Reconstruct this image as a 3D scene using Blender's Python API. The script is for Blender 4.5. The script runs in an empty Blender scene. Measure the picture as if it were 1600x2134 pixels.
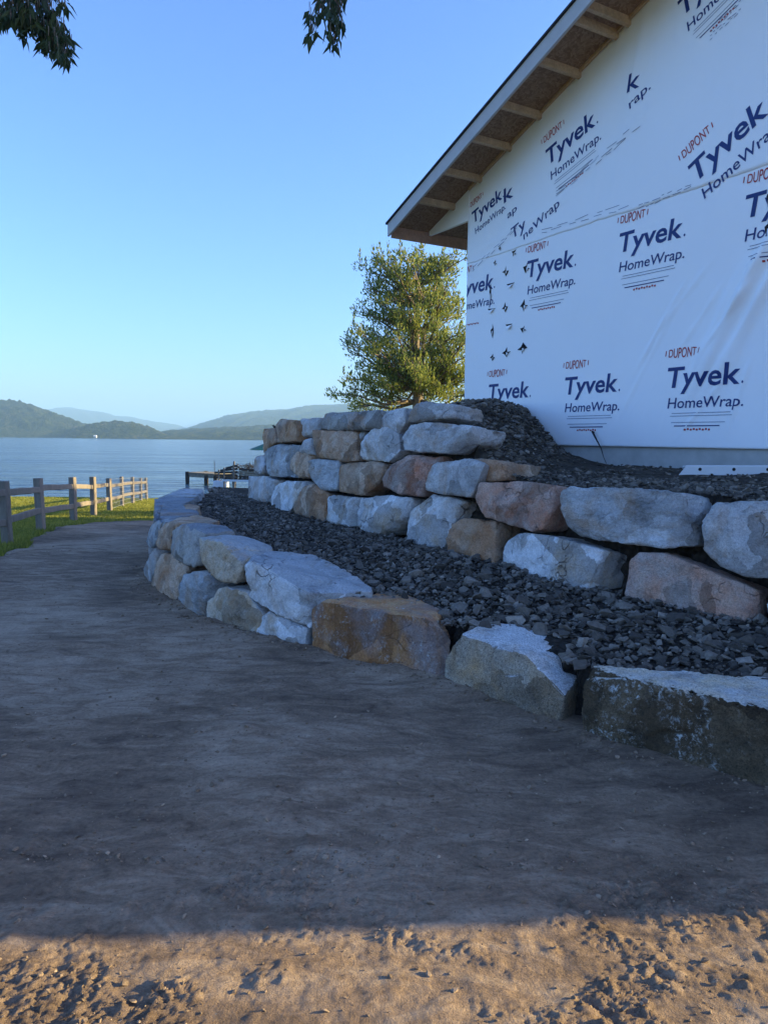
import bpy, bmesh, math, random
from mathutils import Vector, Matrix, noise

random.seed(11)
D = bpy.data
SC = bpy.context.scene
COL = SC.collection

# ------------------------------------------------------------------ camera
F = 1550.0                       # focal length in pixels of a 1600 x 2134 frame
CAM = Vector((0.0, 0.0, 1.6))
PITCH = math.atan((1067 - 914) / F)
ROLL = math.radians(0.6)
ROT = Matrix.Rotation(math.pi / 2 - PITCH, 3, 'X') @ Matrix.Rotation(ROLL, 3, 'Z')
cd = D.cameras.new('camera')
cam = D.objects.new('camera', cd)
COL.objects.link(cam)
cam.location = CAM
cam.rotation_euler = ROT.to_euler()
cd.sensor_fit = 'VERTICAL'
cd.sensor_height = 36.0
cd.lens = F / 2134 * 36.0
cd.clip_start = 0.05
cd.clip_end = 20000
SC.camera = cam

# ------------------------------------------------------------------ light
SUN_EL = math.radians(14.2)
SUN_AZ = math.radians(2.7)       # measured from +X towards +Y
SUN_VEC = Vector((math.cos(SUN_EL) * math.cos(SUN_AZ), math.cos(SUN_EL) * math.sin(SUN_AZ), math.sin(SUN_EL)))
w = D.worlds.new('World')
SC.world = w
w.use_nodes = True
wn = w.node_tree
wn.nodes.clear()
sky = wn.nodes.new('ShaderNodeTexSky')
sky.sky_type = 'NISHITA'
sky.sun_disc = False
sky.sun_elevation = SUN_EL
sky.sun_rotation = math.pi / 2 - SUN_AZ
sky.altitude = 200
sky.air_density = 1.0
sky.dust_density = 1.6
sky.ozone_density = 6.8
bg = wn.nodes.new('ShaderNodeBackground')
bg.inputs['Strength'].default_value = 0.15
wo = wn.nodes.new('ShaderNodeOutputWorld')
tint = wn.nodes.new('ShaderNodeMix')
tint.data_type = 'RGBA'; tint.blend_type = 'MULTIPLY'
tint.inputs['Factor'].default_value = 1.0
tint.inputs['B'].default_value = (1.08, 0.925, 1.0, 1)
wn.links.new(sky.outputs[0], tint.inputs['A'])
wn.links.new(tint.outputs['Result'], bg.inputs[0])
wn.links.new(bg.outputs[0], wo.inputs[0])
sl = D.lights.new('sun', 'SUN')
sl.energy = 5.0
sl.angle = math.radians(0.6)
sl.color = (1.0, 0.80, 0.36)
sun = D.objects.new('sun', sl)
COL.objects.link(sun)
sun.rotation_euler = SUN_VEC.to_track_quat('Z', 'Y').to_euler()
sun.location = (20, 0, 20)
vs = SC.view_settings
vs.view_transform = 'Standard'
vs.look = 'None'
vs.exposure = 1.66
vs.gamma = 1.0
vs.use_curve_mapping = False
SC.cycles.max_bounces = 6
SC.cycles.diffuse_bounces = 3
SC.cycles.glossy_bounces = 3
SC.cycles.transmission_bounces = 3
SC.cycles.volume_bounces = 0
SC.cycles.transparent_max_bounces = 6

# ------------------------------------------------------------------ measuring helpers (photo pixels -> real points)
def ray(px, py):
    return ROT @ Vector(((px - 800) / F, -(py - 1067) / F, -1.0))
def at_z(px, py, z):
    d = ray(px, py)
    return CAM + d * ((z - CAM.z) / d.z)
def at_y(px, py, y):
    d = ray(px, py)
    return CAM + d * (y / d.y)
def smooth(a, b, x):
    t = max(0.0, min(1.0, (x - a) / (b - a)))
    return t * t * (3 - 2 * t)
def lerp_table(tab, x):
    if x <= tab[0][0]: return tab[0][1]
    for (a, va), (b, vb) in zip(tab, tab[1:]):
        if x <= b: return va + (vb - va) * (x - a) / (b - a)
    return tab[-1][1]

# ------------------------------------------------------------------ object helpers
def link(o, parent=None):
    COL.objects.link(o)
    if parent is not None: o.parent = parent
    return o
def tag(o, label, cat=None, group=None, kind=None):
    if label: o['label'] = label
    if cat: o['category'] = cat
    if group: o['group'] = group
    if kind: o['kind'] = kind
    return o
def empty(name, label, cat, group=None):
    o = D.objects.new(name, None)
    o.empty_display_size = 0.2
    link(o)
    return tag(o, label, cat, group)
def mesh_obj(name, verts, faces, mat, parent=None, sm=False):
    me = D.meshes.new(name)
    me.from_pydata([tuple(v) for v in verts], [], faces)
    me.materials.append(mat)
    if sm: me.polygons.foreach_set('use_smooth', [True] * len(me.polygons))
    me.update()
    return link(D.objects.new(name, me), parent)
def bm_obj(name, bm, mat, parent=None, sm=False):
    me = D.meshes.new(name)
    bm.to_mesh(me); bm.free()
    me.materials.append(mat)
    if sm: me.polygons.foreach_set('use_smooth', [True] * len(me.polygons))
    me.update()
    return link(D.objects.new(name, me), parent)
def box_bm(corners, bevel=0.0, bm=None):
    # corners: 8 points, bottom loop then top loop
    b = bm or bmesh.new()
    v = [b.verts.new(c) for c in corners]
    fs = [b.faces.new([v[i] for i in f]) for f in ((0, 3, 2, 1), (4, 5, 6, 7), (0, 1, 5, 4), (1, 2, 6, 5), (2, 3, 7, 6), (3, 0, 4, 7))]
    if bevel:
        es = set(e for f in fs for e in f.edges)
        bmesh.ops.bevel(b, geom=list(es), offset=bevel, segments=2, affect='EDGES', profile=0.6)
    if bm is None: bmesh.ops.recalc_face_normals(b, faces=b.faces)
    return b
def bar(name, a, b, wd, ht, mat, parent=None, bevel=0.004, up=Vector((0, 0, 1)), wob=0.0, seg=1):
    # a beam of rectangular section from a to b
    a = Vector(a); b = Vector(b)
    d = (b - a).normalized()
    side = d.cross(up)
    if side.length < 1e-4: side = d.cross(Vector((0, 1, 0)))
    side.normalize(); u2 = side.cross(d).normalized()
    bm = bmesh.new(); rings = []
    for i in range(seg + 1):
        p = a.lerp(b, i / seg)
        if wob: p += side * random.uniform(-wob, wob) + u2 * random.uniform(-wob, wob)
        k = 1 + (random.uniform(-wob, wob) * 4 if wob else 0)
        rings.append([bm.verts.new(p + side * sx * wd / 2 * k + u2 * sy * ht / 2 * k) for sx, sy in ((-1, -1), (1, -1), (1, 1), (-1, 1))])
    for r0, r1 in zip(rings, rings[1:]):
        for j in range(4): bm.faces.new((r0[j], r0[(j + 1) % 4], r1[(j + 1) % 4], r1[j]))
    bm.faces.new(rings[0][::-1]); bm.faces.new(rings[-1])
    bmesh.ops.recalc_face_normals(bm, faces=bm.faces)
    if bevel: bmesh.ops.bevel(bm, geom=bm.edges[:], offset=bevel, segments=1, affect='EDGES')
    return bm_obj(name, bm, mat, parent)
def tube_geo(V, Fc, pts, radii, n=7):
    base = len(V)
    prev = None
    for i, p in enumerate(pts):
        p = Vector(p)
        d = (Vector(pts[min(i + 1, len(pts) - 1)]) - Vector(pts[max(i - 1, 0)])).normalized()
        a = d.cross(Vector((0.31, 0.17, 0.93)) if abs(d.z) < 0.9 else Vector((1, 0, 0))).normalized()
        c = d.cross(a)
        for k in range(n):
            t = 2 * math.pi * k / n
            V.append(p + (a * math.cos(t) + c * math.sin(t)) * radii[i])
    for i in range(len(pts) - 1):
        for k in range(n):
            Fc.append((base + i * n + k, base + i * n + (k + 1) % n, base + (i + 1) * n + (k + 1) % n, base + (i + 1) * n + k))
    Fc.append(tuple(base + k for k in range(n))[::-1])
    Fc.append(tuple(base + (len(pts) - 1) * n + k for k in range(n)))

# ------------------------------------------------------------------ materials
class NT:
    def __init__(s, name):
        s.m = D.materials.new(name); s.m.use_nodes = True
        s.t = s.m.node_tree; s.t.nodes.clear()
        s.out = s.n('ShaderNodeOutputMaterial')
        s.p = s.n('ShaderNodeBsdfPrincipled')
        s.l(s.p.outputs[0], s.out.inputs[0])
        s.tc = s.n('ShaderNodeTexCoord')
    def n(s, t, **kw):
        x = s.t.nodes.new(t)
        for k, v in kw.items(): setattr(x, k, v)
        return x
    def l(s, a, b): s.t.links.new(a, b)
    def vec(s, src='Object', scale=(1, 1, 1), rot=(0, 0, 0), rnd=False):
        o = s.tc.outputs[src]
        mp = s.n('ShaderNodeMapping')
        mp.inputs['Scale'].default_value = scale; mp.inputs['Rotation'].default_value = rot
        if rnd:
            oi = s.n('ShaderNodeObjectInfo')
            ad = s.n('ShaderNodeVectorMath', operation='MULTIPLY_ADD')
            s.l(oi.outputs['Random'], ad.inputs[0]); ad.inputs[1].default_value = (37, 91, 53)
            s.l(o, ad.inputs[2]); o = ad.outputs[0]
        s.l(o, mp.inputs[0])
        return mp.outputs[0]
    def noise(s, vec, scale, detail=6, rough=0.55, dist=0.0):
        x = s.n('ShaderNodeTexNoise')
        x.inputs['Scale'].default_value = scale; x.inputs['Detail'].default_value = detail
        x.inputs['Roughness'].default_value = rough; x.inputs['Distortion'].default_value = dist
        s.l(vec, x.inputs['Vector'])
        return x.outputs[0]
    def voro(s, vec, scale, feature='F1', out=0):
        x = s.n('ShaderNodeTexVoronoi', feature=feature)
        x.inputs['Scale'].default_value = scale
        s.l(vec, x.inputs['Vector'])
        return x.outputs[out]
    def ramp(s, fac, stops, interp='LINEAR'):
        r = s.n('ShaderNodeValToRGB'); r.color_ramp.interpolation = interp
        el = r.color_ramp.elements
        while len(el) < len(stops): el.new(0.5)
        for e, (p, c) in zip(el, stops):
            e.position = p
            e.color = (c, c, c, 1) if isinstance(c, (int, float)) else (*c, 1)
        s.l(fac, r.inputs[0])
        return r.outputs[0]
    def mix(s, fac, a, b, mode='MIX'):
        x = s.n('ShaderNodeMix', data_type='RGBA', blend_type=mode)
        for sock, v in ((x.inputs['Factor'], fac), (x.inputs['A'], a), (x.inputs['B'], b)):
            if isinstance(v, (int, float)): sock.default_value = v
            elif isinstance(v, tuple): sock.default_value = (*v, 1)
            else: s.l(v, sock)
        return x.outputs['Result']
    def math(s, op, a, b=0.0):
        x = s.n('ShaderNodeMath', operation=op)
        for sock, v in ((x.inputs[0], a), (x.inputs[1], b)):
            if isinstance(v, (int, float)): sock.default_value = v
            else: s.l(v, sock)
        return x.outputs[0]
    def bump(s, h, strength, dist=0.02, normal=None):
        b = s.n('ShaderNodeBump')
        b.inputs['Strength'].default_value = strength; b.inputs['Distance'].default_value = dist
        s.l(h, b.inputs['Height'])
        if normal is not None: s.l(normal, b.inputs['Normal'])
        return b.outputs[0]
    def done(s, color=None, rough=0.9, normal=None, spec=0.3):
        if color is not None:
            if isinstance(color, tuple): s.p.inputs['Base Color'].default_value = (*color, 1)
            else: s.l(color, s.p.inputs['Base Color'])
        if isinstance(rough, (int, float)): s.p.inputs['Roughness'].default_value = rough
        else: s.l(rough, s.p.inputs['Roughness'])
        s.p.inputs['Specular IOR Level'].default_value = spec
        if normal is not None: s.l(normal, s.p.inputs['Normal'])
        return s.m

def simple_mat(name, c, rough=0.7, var=0.25, scale=8.0, bump=0.2, stretch=(1, 1, 1), src='Object', spec=0.3, rnd=False):
    t = NT(name)
    v = t.vec(src, stretch, rnd=rnd)
    n = t.noise(v, scale)
    col = t.mix(t.ramp(n, [(0.3, 0.0), (0.7, 1.0)]), tuple(x * (1 - var) for x in c), tuple(min(1, x * (1 + var)) for x in c))
    return t.done(col, rough, t.bump(n, bump, 0.01), spec)

def rock_mat(name, side, top=None, rust=None, rust_amt=0.0, lichen=0.0, speck=0.0, crack=0.0, streak=(1, 1, 1), topcut=(0.62, 0.78)):
    t = NT(name)
    v = t.vec('Object', streak, rnd=True)
    vp = t.vec('Object', rnd=True)
    big = t.noise(v, 1.7, 5, 0.6, 0.6)
    med = t.noise(v, 6.5, 8, 0.68, 0.3)
    fine = t.noise(vp, 60, 5, 0.7)
    a, b = side
    col = t.mix(t.ramp(t.math('ADD', t.math('MULTIPLY', big, 0.55), t.math('MULTIPLY', med, 0.45)), [(0.36, 0.0), (0.63, 1.0)]), a, b)
    # fresh and weathered fracture tones; cells also paint in missing facet shading contrast
    wv0 = t.n('ShaderNodeVectorMath', operation='MULTIPLY_ADD')
    nz0 = t.n('ShaderNodeTexNoise'); nz0.inputs['Scale'].default_value = 3; nz0.inputs['Detail'].default_value = 6; t.l(vp, nz0.inputs['Vector'])
    t.l(nz0.outputs['Color'], wv0.inputs[0]); wv0.inputs[1].default_value = (0.45, 0.45, 0.45); t.l(vp, wv0.inputs[2])
    vc = t.n('ShaderNodeTexVoronoi'); vc.inputs['Scale'].default_value = 3.4; t.l(wv0.outputs[0], vc.inputs['Vector'])
    bw0 = t.n('ShaderNodeRGBToBW'); t.l(vc.outputs['Color'], bw0.inputs[0])
    col = t.mix(0.8, col, t.ramp(bw0.outputs[0], [(0.22, (0.56, 0.52, 0.48)), (0.40, (1.0, 0.98, 0.96)), (0.75, (1.22, 1.22, 1.22))]), 'MULTIPLY')
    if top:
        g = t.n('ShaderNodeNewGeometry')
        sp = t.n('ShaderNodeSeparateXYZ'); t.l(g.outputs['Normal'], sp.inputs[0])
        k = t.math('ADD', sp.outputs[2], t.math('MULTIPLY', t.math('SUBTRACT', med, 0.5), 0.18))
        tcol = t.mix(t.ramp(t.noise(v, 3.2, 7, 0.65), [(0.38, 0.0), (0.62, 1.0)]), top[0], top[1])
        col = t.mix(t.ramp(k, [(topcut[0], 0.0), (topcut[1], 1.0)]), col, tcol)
    if rust:
        rm = t.ramp(t.noise(vp, 2.3, 7, 0.62, 0.8), [(0.55 - rust_amt * 0.3, 0.0), (0.80 - rust_amt * 0.3, 1.0)])
        col = t.mix(t.math('MULTIPLY', rm, 0.85), col, rust)
    if lichen:
        lm = t.ramp(t.noise(vp, 30, 9, 0.82, 0.4), [(0.53, 0.0), (0.59, 1.0)])
        region = t.ramp(t.noise(vp, 2.4, 4, 0.6, 1.2), [(0.42, 0.0), (0.60, 1.0)])
        col = t.mix(t.math('MULTIPLY', t.math('MULTIPLY', lm, region), lichen), col, (0.55, 0.58, 0.56))
    # mineral grain
    gr = t.ramp(fine, [(0.30, 0.62), (0.5, 1.0), (0.72, 1.35)])
    col = t.mix(0.55 + 0.4 * speck, col, gr, 'MULTIPLY')
    if speck:
        sp2 = t.ramp(t.noise(vp, 120, 3, 0.8), [(0.36, 0.25), (0.47, 1.0), (0.62, 1.0), (0.70, 1.9)])
        col = t.mix(speck, col, sp2, 'MULTIPLY')
    # dirty blotches
    bl = t.ramp(t.noise(vp, 4.2, 9, 0.72, 0.4), [(0.33, 0.42), (0.44, 0.85), (0.53, 1.0)])
    col = t.mix(0.8, col, bl, 'MULTIPLY')
    hgt = t.math('ADD', t.math('MULTIPLY', med, 1.0), t.math('MULTIPLY', fine, 0.25))
    hgt = t.math('ADD', hgt, t.math('MULTIPLY', t.noise(vp, 22, 6, 0.7), 0.5))
    if crack:
        wv = t.n('ShaderNodeVectorMath', operation='MULTIPLY_ADD')
        nz = t.n('ShaderNodeTexNoise'); nz.inputs['Scale'].default_value = 5; t.l(vp, nz.inputs['Vector'])
        t.l(nz.outputs['Color'], wv.inputs[0]); wv.inputs[1].default_value = (0.35, 0.35, 0.35); t.l(vp, wv.inputs[2])
        cr = t.ramp(t.voro(wv.outputs[0], 4.5, 'DISTANCE_TO_EDGE'), [(0.0, 0.0), (0.025, 1.0)])
        on = t.ramp(t.noise(vp, 2.6, 3), [(0.52, 0.0), (0.6, 1.0)])
        crm = t.math('MULTIPLY', t.math('SUBTRACT', 1.0, cr), t.math('MULTIPLY', on, crack * 0.7))
        col = t.mix(crm, col, (0.03, 0.027, 0.024))
        hgt = t.math('SUBTRACT', hgt, t.math('MULTIPLY', crm, 0.8))
    return t.done(col, 0.88, t.bump(hgt, 1.0, 0.04), 0.25)

ROCK = {
    'grey': rock_mat('grey_stone', ((0.37, 0.37, 0.37), (0.66, 0.655, 0.645)), rust=(0.46, 0.28, 0.14), rust_amt=0.22, speck=0.25, crack=0.5),
    'white': rock_mat('pale_stone', ((0.54, 0.55, 0.55), (0.80, 0.80, 0.795)), rust=(0.50, 0.33, 0.16), rust_amt=0.22, speck=0.15, crack=0.8),
    'blue': rock_mat('blue_grey_stone', ((0.30, 0.32, 0.335), (0.62, 0.63, 0.63)), rust=(0.46, 0.29, 0.15), rust_amt=0.16, speck=0.2, crack=0.3, streak=(1, 1, 3.0)),
    'tan': rock_mat('tan_stone', ((0.44, 0.245, 0.125), (0.62, 0.50, 0.39)), rust=(0.44, 0.20, 0.085), rust_amt=0.28, speck=0.35, crack=0.4),
    'rust': rock_mat('rusty_stone', ((0.46, 0.18, 0.095), (0.56, 0.40, 0.31)), rust=(0.50, 0.48, 0.45), rust_amt=0.34, speck=0.35, crack=0.5),
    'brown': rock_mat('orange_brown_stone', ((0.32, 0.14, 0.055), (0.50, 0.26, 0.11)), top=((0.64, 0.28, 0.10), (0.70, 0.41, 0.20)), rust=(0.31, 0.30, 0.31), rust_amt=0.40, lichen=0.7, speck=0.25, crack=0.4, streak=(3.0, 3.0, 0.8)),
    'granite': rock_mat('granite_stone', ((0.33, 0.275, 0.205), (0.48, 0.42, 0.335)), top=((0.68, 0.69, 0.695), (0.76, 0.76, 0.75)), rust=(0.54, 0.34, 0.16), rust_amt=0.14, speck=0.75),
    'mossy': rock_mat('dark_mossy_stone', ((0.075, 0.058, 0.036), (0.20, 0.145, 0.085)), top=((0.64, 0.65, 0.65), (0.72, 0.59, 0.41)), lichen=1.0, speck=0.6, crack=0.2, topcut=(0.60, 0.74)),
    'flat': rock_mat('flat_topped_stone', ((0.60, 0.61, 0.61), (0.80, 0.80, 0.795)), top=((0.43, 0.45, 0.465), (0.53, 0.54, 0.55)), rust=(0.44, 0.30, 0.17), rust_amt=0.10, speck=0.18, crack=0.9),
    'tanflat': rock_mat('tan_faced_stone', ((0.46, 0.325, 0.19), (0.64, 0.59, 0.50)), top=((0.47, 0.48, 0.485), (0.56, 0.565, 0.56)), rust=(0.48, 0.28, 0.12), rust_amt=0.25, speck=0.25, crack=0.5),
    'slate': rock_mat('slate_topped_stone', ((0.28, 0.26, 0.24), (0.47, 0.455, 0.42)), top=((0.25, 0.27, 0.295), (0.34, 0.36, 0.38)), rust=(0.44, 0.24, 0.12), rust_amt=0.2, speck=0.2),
}

def dirt_mat():
    t = NT('packed_dirt')
    v = t.vec('Object')
    vs_ = t.vec('Object', (0.75, 1.7, 1), (0, 0, 0.35))
    big = t.noise(v, 0.55, 5, 0.55, 0.5)
    drag = t.noise(vs_, 4.2, 10, 0.74, 0.8)
    fine = t.noise(v, 45, 8, 0.72)
    peb = t.voro(v, 26)
    k = t.math('ADD', t.math('MULTIPLY', big, 0.5), t.math('MULTIPLY', drag, 0.5))
    col = t.ramp(k, [(0.40, (0.14, 0.095, 0.066)), (0.50, (0.285, 0.198, 0.134)), (0.59, (0.44, 0.325, 0.23))])
    col = t.mix(0.75, col, t.ramp(fine, [(0.3, 0.55), (0.5, 1.0), (0.75, 1.35)]), 'MULTIPLY')
    pm = t.ramp(t.voro(v, 38), [(0.0, 1.0), (0.10, 1.0), (0.16, 0.0)])
    on = t.ramp(t.noise(v, 14, 2), [(0.60, 0.0), (0.66, 1.0)])
    col = t.mix(t.math('MULTIPLY', t.math('MULTIPLY', pm, on), 0.6), col, (0.27, 0.25, 0.225))
    h = t.math('ADD', t.math('MULTIPLY', fine, 0.6), t.math('MULTIPLY', drag, 0.8))
    h = t.math('ADD', h, t.math('MULTIPLY', t.noise(v, 130, 4, 0.7), 0.35))
    return t.done(col, 0.95, t.bump(h, 1.0, 0.022), 0.15)
def gravel_mat(name, lo, hi, scale=20.0):
    t = NT(name)
    g = t.n('ShaderNodeNewGeometry')
    v = t.vec('Object')
    f = t.noise(v, scale * 2, 5, 0.7)
    m = tuple((a + b) / 2 for a, b in zip(lo, hi))
    col = t.ramp(g.outputs['Random Per Island'], [(0.0, lo), (0.55, m), (0.93, hi), (1.0, tuple(min(1, x * 1.6) for x in hi))])
    col = t.mix(0.8, col, t.ramp(f, [(0.3, 0.6), (0.7, 1.35)]), 'MULTIPLY')
    return t.done(col, 0.92, t.bump(f, 0.6, 0.01), 0.2)
def soil_mat(name, lo, hi, scale=12.0):
    t = NT(name)
    v = t.vec('Object')
    n = t.noise(v, scale, 9, 0.7)
    vo = t.voro(v, scale * 2.2)
    col = t.mix(t.ramp(n, [(0.3, 0.0), (0.7, 1.0)]), lo, hi)
    col = t.mix(0.7, col, t.ramp(vo, [(0.0, 1.2), (0.6, 0.5)]), 'MULTIPLY')
    return t.done(col, 0.95, t.bump(t.math('SUBTRACT', n, vo), 1.0, 0.05), 0.15)
def lawn_mat():
    t = NT('lawn_soil')
    v = t.vec('Object')
    n = t.noise(v, 1.3, 7, 0.65)
    f = t.noise(v, 30, 6, 0.7)
    col = t.ramp(n, [(0.3, (0.10, 0.115, 0.022)), (0.55, (0.22, 0.235, 0.028)), (0.75, (0.32, 0.30, 0.045))])
    col = t.mix(0.8, col, t.ramp(f, [(0.3, 0.55), (0.7, 1.4)]), 'MULTIPLY')
    return t.done(col, 0.95, t.bump(f, 0.8, 0.04), 0.1)
def leaf_mat(name, stops, trans=0.35, rough=0.6):
    t = NT(name)
    g = t.n('ShaderNodeNewGeometry')
    v = t.vec('Object')
    big = t.noise(v, 0.7, 3)
    k = t.math('ADD', t.math('MULTIPLY', g.outputs['Random Per Island'], 0.6), t.math('MULTIPLY', big, 0.4))
    col = t.ramp(k, stops)
    t.done(col, rough, None, 0.3)
    tr = t.n('ShaderNodeBsdfTranslucent'); t.l(col, tr.inputs[0])
    mx = t.n('ShaderNodeMixShader'); mx.inputs[0].default_value = trans
    t.l(t.p.outputs[0], mx.inputs[1]); t.l(tr.outputs[0], mx.inputs[2]); t.l(mx.outputs[0], t.out.inputs[0])
    return t.m
def water_mat():
    t = NT('lake_water')
    v = t.vec('Object', (0.35, 1.0, 1), (0, 0, 0.15))
    a = t.noise(v, 0.55, 6, 0.62, 0.4)
    b = t.noise(t.vec('Object', (0.3, 1, 1), (0, 0, -0.08)), 0.07, 6, 0.65)
    h = t.math('ADD', a, t.math('MULTIPLY', b, 7.0))
    m = t.done((0.012, 0.045, 0.075), 0.12, t.bump(h, 0.75, 0.42), 0.5)
    t.p.inputs['IOR'].default_value = 1.333
    return m
def hill_mat(name, a, b, c, sc=0.02):
    t = NT(name)
    v = t.vec('Object')
    n = t.noise(v, sc, 10, 0.75)
    m = t.noise(v, sc * 0.22, 4, 0.6)
    vo = t.voro(v, sc * 5.0)
    col = t.ramp(t.math('ADD', t.math('MULTIPLY', n, 0.65), t.math('MULTIPLY', m, 0.35)), [(0.36, a), (0.52, b), (0.68, c)])
    return t.done(col, 0.95, t.bump(t.math('SUBTRACT', n, t.math('MULTIPLY', vo, 0.4)), 1.0, 8.0), 0.05)
def osb_mat():
    t = NT('strand_board')
    v = t.vec('Object', (1, 1, 1))
    vo = t.n('ShaderNodeTexVoronoi'); vo.inputs['Scale'].default_value = 30
    nz = t.n('ShaderNodeTexNoise'); nz.inputs['Scale'].default_value = 5; nz.inputs['Detail'].default_value = 5
    t.l(v, nz.inputs['Vector'])
    wv = t.n('ShaderNodeVectorMath', operation='MULTIPLY_ADD'); t.l(nz.outputs['Color'], wv.inputs[0]); wv.inputs[1].default_value = (0.4, 0.4, 0.4); t.l(v, wv.inputs[2])
    t.l(wv.outputs[0], vo.inputs['Vector'])
    bw = t.n('ShaderNodeRGBToBW'); t.l(vo.outputs['Color'], bw.inputs[0])
    col = t.ramp(bw.outputs[0], [(0.1, (0.20, 0.118, 0.066)), (0.5, (0.28, 0.175, 0.102)), (0.9, (0.35, 0.23, 0.14))])
    return t.done(col, 0.85, t.bump(bw.outputs[0], 0.3, 0.01), 0.2)
def wood_mat(name, c, var=0.3, sc=3.0, stretch=(1, 1, 1), rough=0.85):
    t = NT(name)
    v = t.vec('Object', stretch, rnd=True)
    n = t.noise(v, sc, 8, 0.65, 1.2)
    f = t.noise(v, sc * 9, 5, 0.7)
    col = t.mix(t.ramp(n, [(0.32, 0.0), (0.68, 1.0)]), tuple(x * (1 - var) for x in c), tuple(x * (1 + var) for x in c))
    col = t.mix(0.6, col, t.ramp(f, [(0.3, 0.7), (0.7, 1.25)]), 'MULTIPLY')
    return t.done(col, rough, t.bump(t.math('ADD', n, f), 0.4, 0.01), 0.2)
def wrap_mat():
    t = NT('white_house_wrap')
    v = t.vec('Object')
    n = t.noise(v, 1.1, 4, 0.5)
    f = t.noise(v, 14, 6, 0.6)
    col = t.mix(n, (0.90, 0.905, 0.91), (0.94, 0.94, 0.94))
    col = t.mix(0.25, col, t.ramp(f, [(0.3, 0.95), (0.6, 1.0)]), 'MULTIPLY')
    # fine creases in the sheet
    cr = t.noise(t.vec('Object', (1.4, 1.4, 0.5), (0.3, 0.5, 0)), 4.0, 5, 0.6, 1.6)
    return t.done(col, 0.55, t.bump(cr, 0.22, 0.02), 0.35)

M_DIRT = dirt_mat()
M_GRAVEL = gravel_mat('crushed_stone', (0.05, 0.042, 0.035), (0.215, 0.183, 0.15))
M_RUBBLE = gravel_mat('brown_rubble', (0.055, 0.046, 0.038), (0.21, 0.18, 0.148))
M_CLOD = gravel_mat('dirt_clods', (0.17, 0.12, 0.08), (0.31, 0.225, 0.155), 30)
M_BED = soil_mat('gravel_bed', (0.035, 0.029, 0.024), (0.095, 0.08, 0.065))
M_PAD = soil_mat('brown_fill_soil', (0.05, 0.04, 0.032), (0.12, 0.098, 0.075), 7)
M_LAWN = lawn_mat()
M_GRASS = leaf_mat('grass_blades', [(0.1, (0.12, 0.14, 0.025)), (0.5, (0.25, 0.26, 0.04)), (0.9, (0.38, 0.345, 0.065))], 0.45)
M_WATER = water_mat()
M_WRAP = wrap_mat()
M_NAVY = simple_mat('navy_print', (0.012, 0.035, 0.16), 0.5, 0.1, 20, 0.0)
M_RED = simple_mat('red_print', (0.42, 0.035, 0.035), 0.5, 0.1, 20, 0.0)
M_FINE = simple_mat('fine_print', (0.16, 0.20, 0.30), 0.6, 0.3, 30, 0.0)
M_HOLE = simple_mat('hole_shade_and_cable', (0.022, 0.020, 0.022), 0.9, 0.2, 20, 0.1)  # shade inside tears and channel holes as dark colour; also the cable
M_CONC = simple_mat('concrete', (0.46, 0.45, 0.42), 0.9, 0.12, 6, 0.35)
M_OSB = osb_mat()
M_FASCIA = simple_mat('pale_primed_board', (0.45, 0.44, 0.43), 0.6, 0.06, 5, 0.08)
M_LUMBER = wood_mat('raw_lumber', (0.52, 0.37, 0.23), 0.15, 4)
M_BROWNB = wood_mat('reddish_board', (0.40, 0.24, 0.165), 0.15, 4)
M_SHINGLE = simple_mat('dark_shingles', (0.03, 0.032, 0.04), 0.85, 0.35, 18, 0.6)
M_FENCE = wood_mat('weathered_fence_wood', (0.22, 0.185, 0.15), 0.22, 5, (1, 1, 0.25))
M_WIRE = simple_mat('galvanised_wire', (0.35, 0.36, 0.37), 0.5, 0.1, 10, 0.0, spec=0.5)
M_DOCK = wood_mat('dock_timber', (0.21, 0.185, 0.14), 0.3, 3)
M_DARKW = wood_mat('dark_wet_timber', (0.035, 0.03, 0.027), 0.3, 3)
M_FLOAT = simple_mat('white_float_plastic', (0.62, 0.64, 0.66), 0.5, 0.08, 5, 0.05)
M_GREEN = simple_mat('green_canvas', (0.02, 0.12, 0.09), 0.8, 0.15, 4, 0.1)
M_BARK = wood_mat('bark', (0.19, 0.15, 0.115), 0.35, 6, (1, 1, 0.3))
M_PINE = leaf_mat('evergreen_tufts', [(0.10, (0.06, 0.10, 0.04)), (0.36, (0.14, 0.19, 0.05)), (0.62, (0.28, 0.31, 0.06)), (0.92, (0.43, 0.41, 0.09))], 0.5)
M_BUSH = leaf_mat('yellow_green_leaves', [(0.1, (0.11, 0.14, 0.02)), (0.5, (0.21, 0.22, 0.03)), (0.9, (0.32, 0.30, 0.05))], 0.4)
M_LEAF = leaf_mat('hanging_leaves', [(0.1, (0.018, 0.032, 0.012)), (0.5, (0.03, 0.055, 0.018)), (0.9, (0.06, 0.08, 0.025))], 0.2)
M_HILL1 = hill_mat('near_forest', (0.005, 0.011, 0.005), (0.04, 0.056, 0.02), (0.15, 0.13, 0.045), 0.15)
M_HILL2 = hill_mat('far_forest', (0.015, 0.022, 0.012), (0.03, 0.038, 0.02), (0.06, 0.062, 0.032), 0.02)
M_VINYL = simple_mat('white_vinyl', (0.76, 0.77, 0.78), 0.4, 0.04, 8, 0.03, spec=0.4)
M_COTTW = simple_mat('white_paint', (0.62, 0.62, 0.6), 0.6, 0.05, 1, 0.0)
M_COTTR = simple_mat('grey_roofing', (0.22, 0.2, 0.2), 0.8, 0.1, 1, 0.0)

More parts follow.
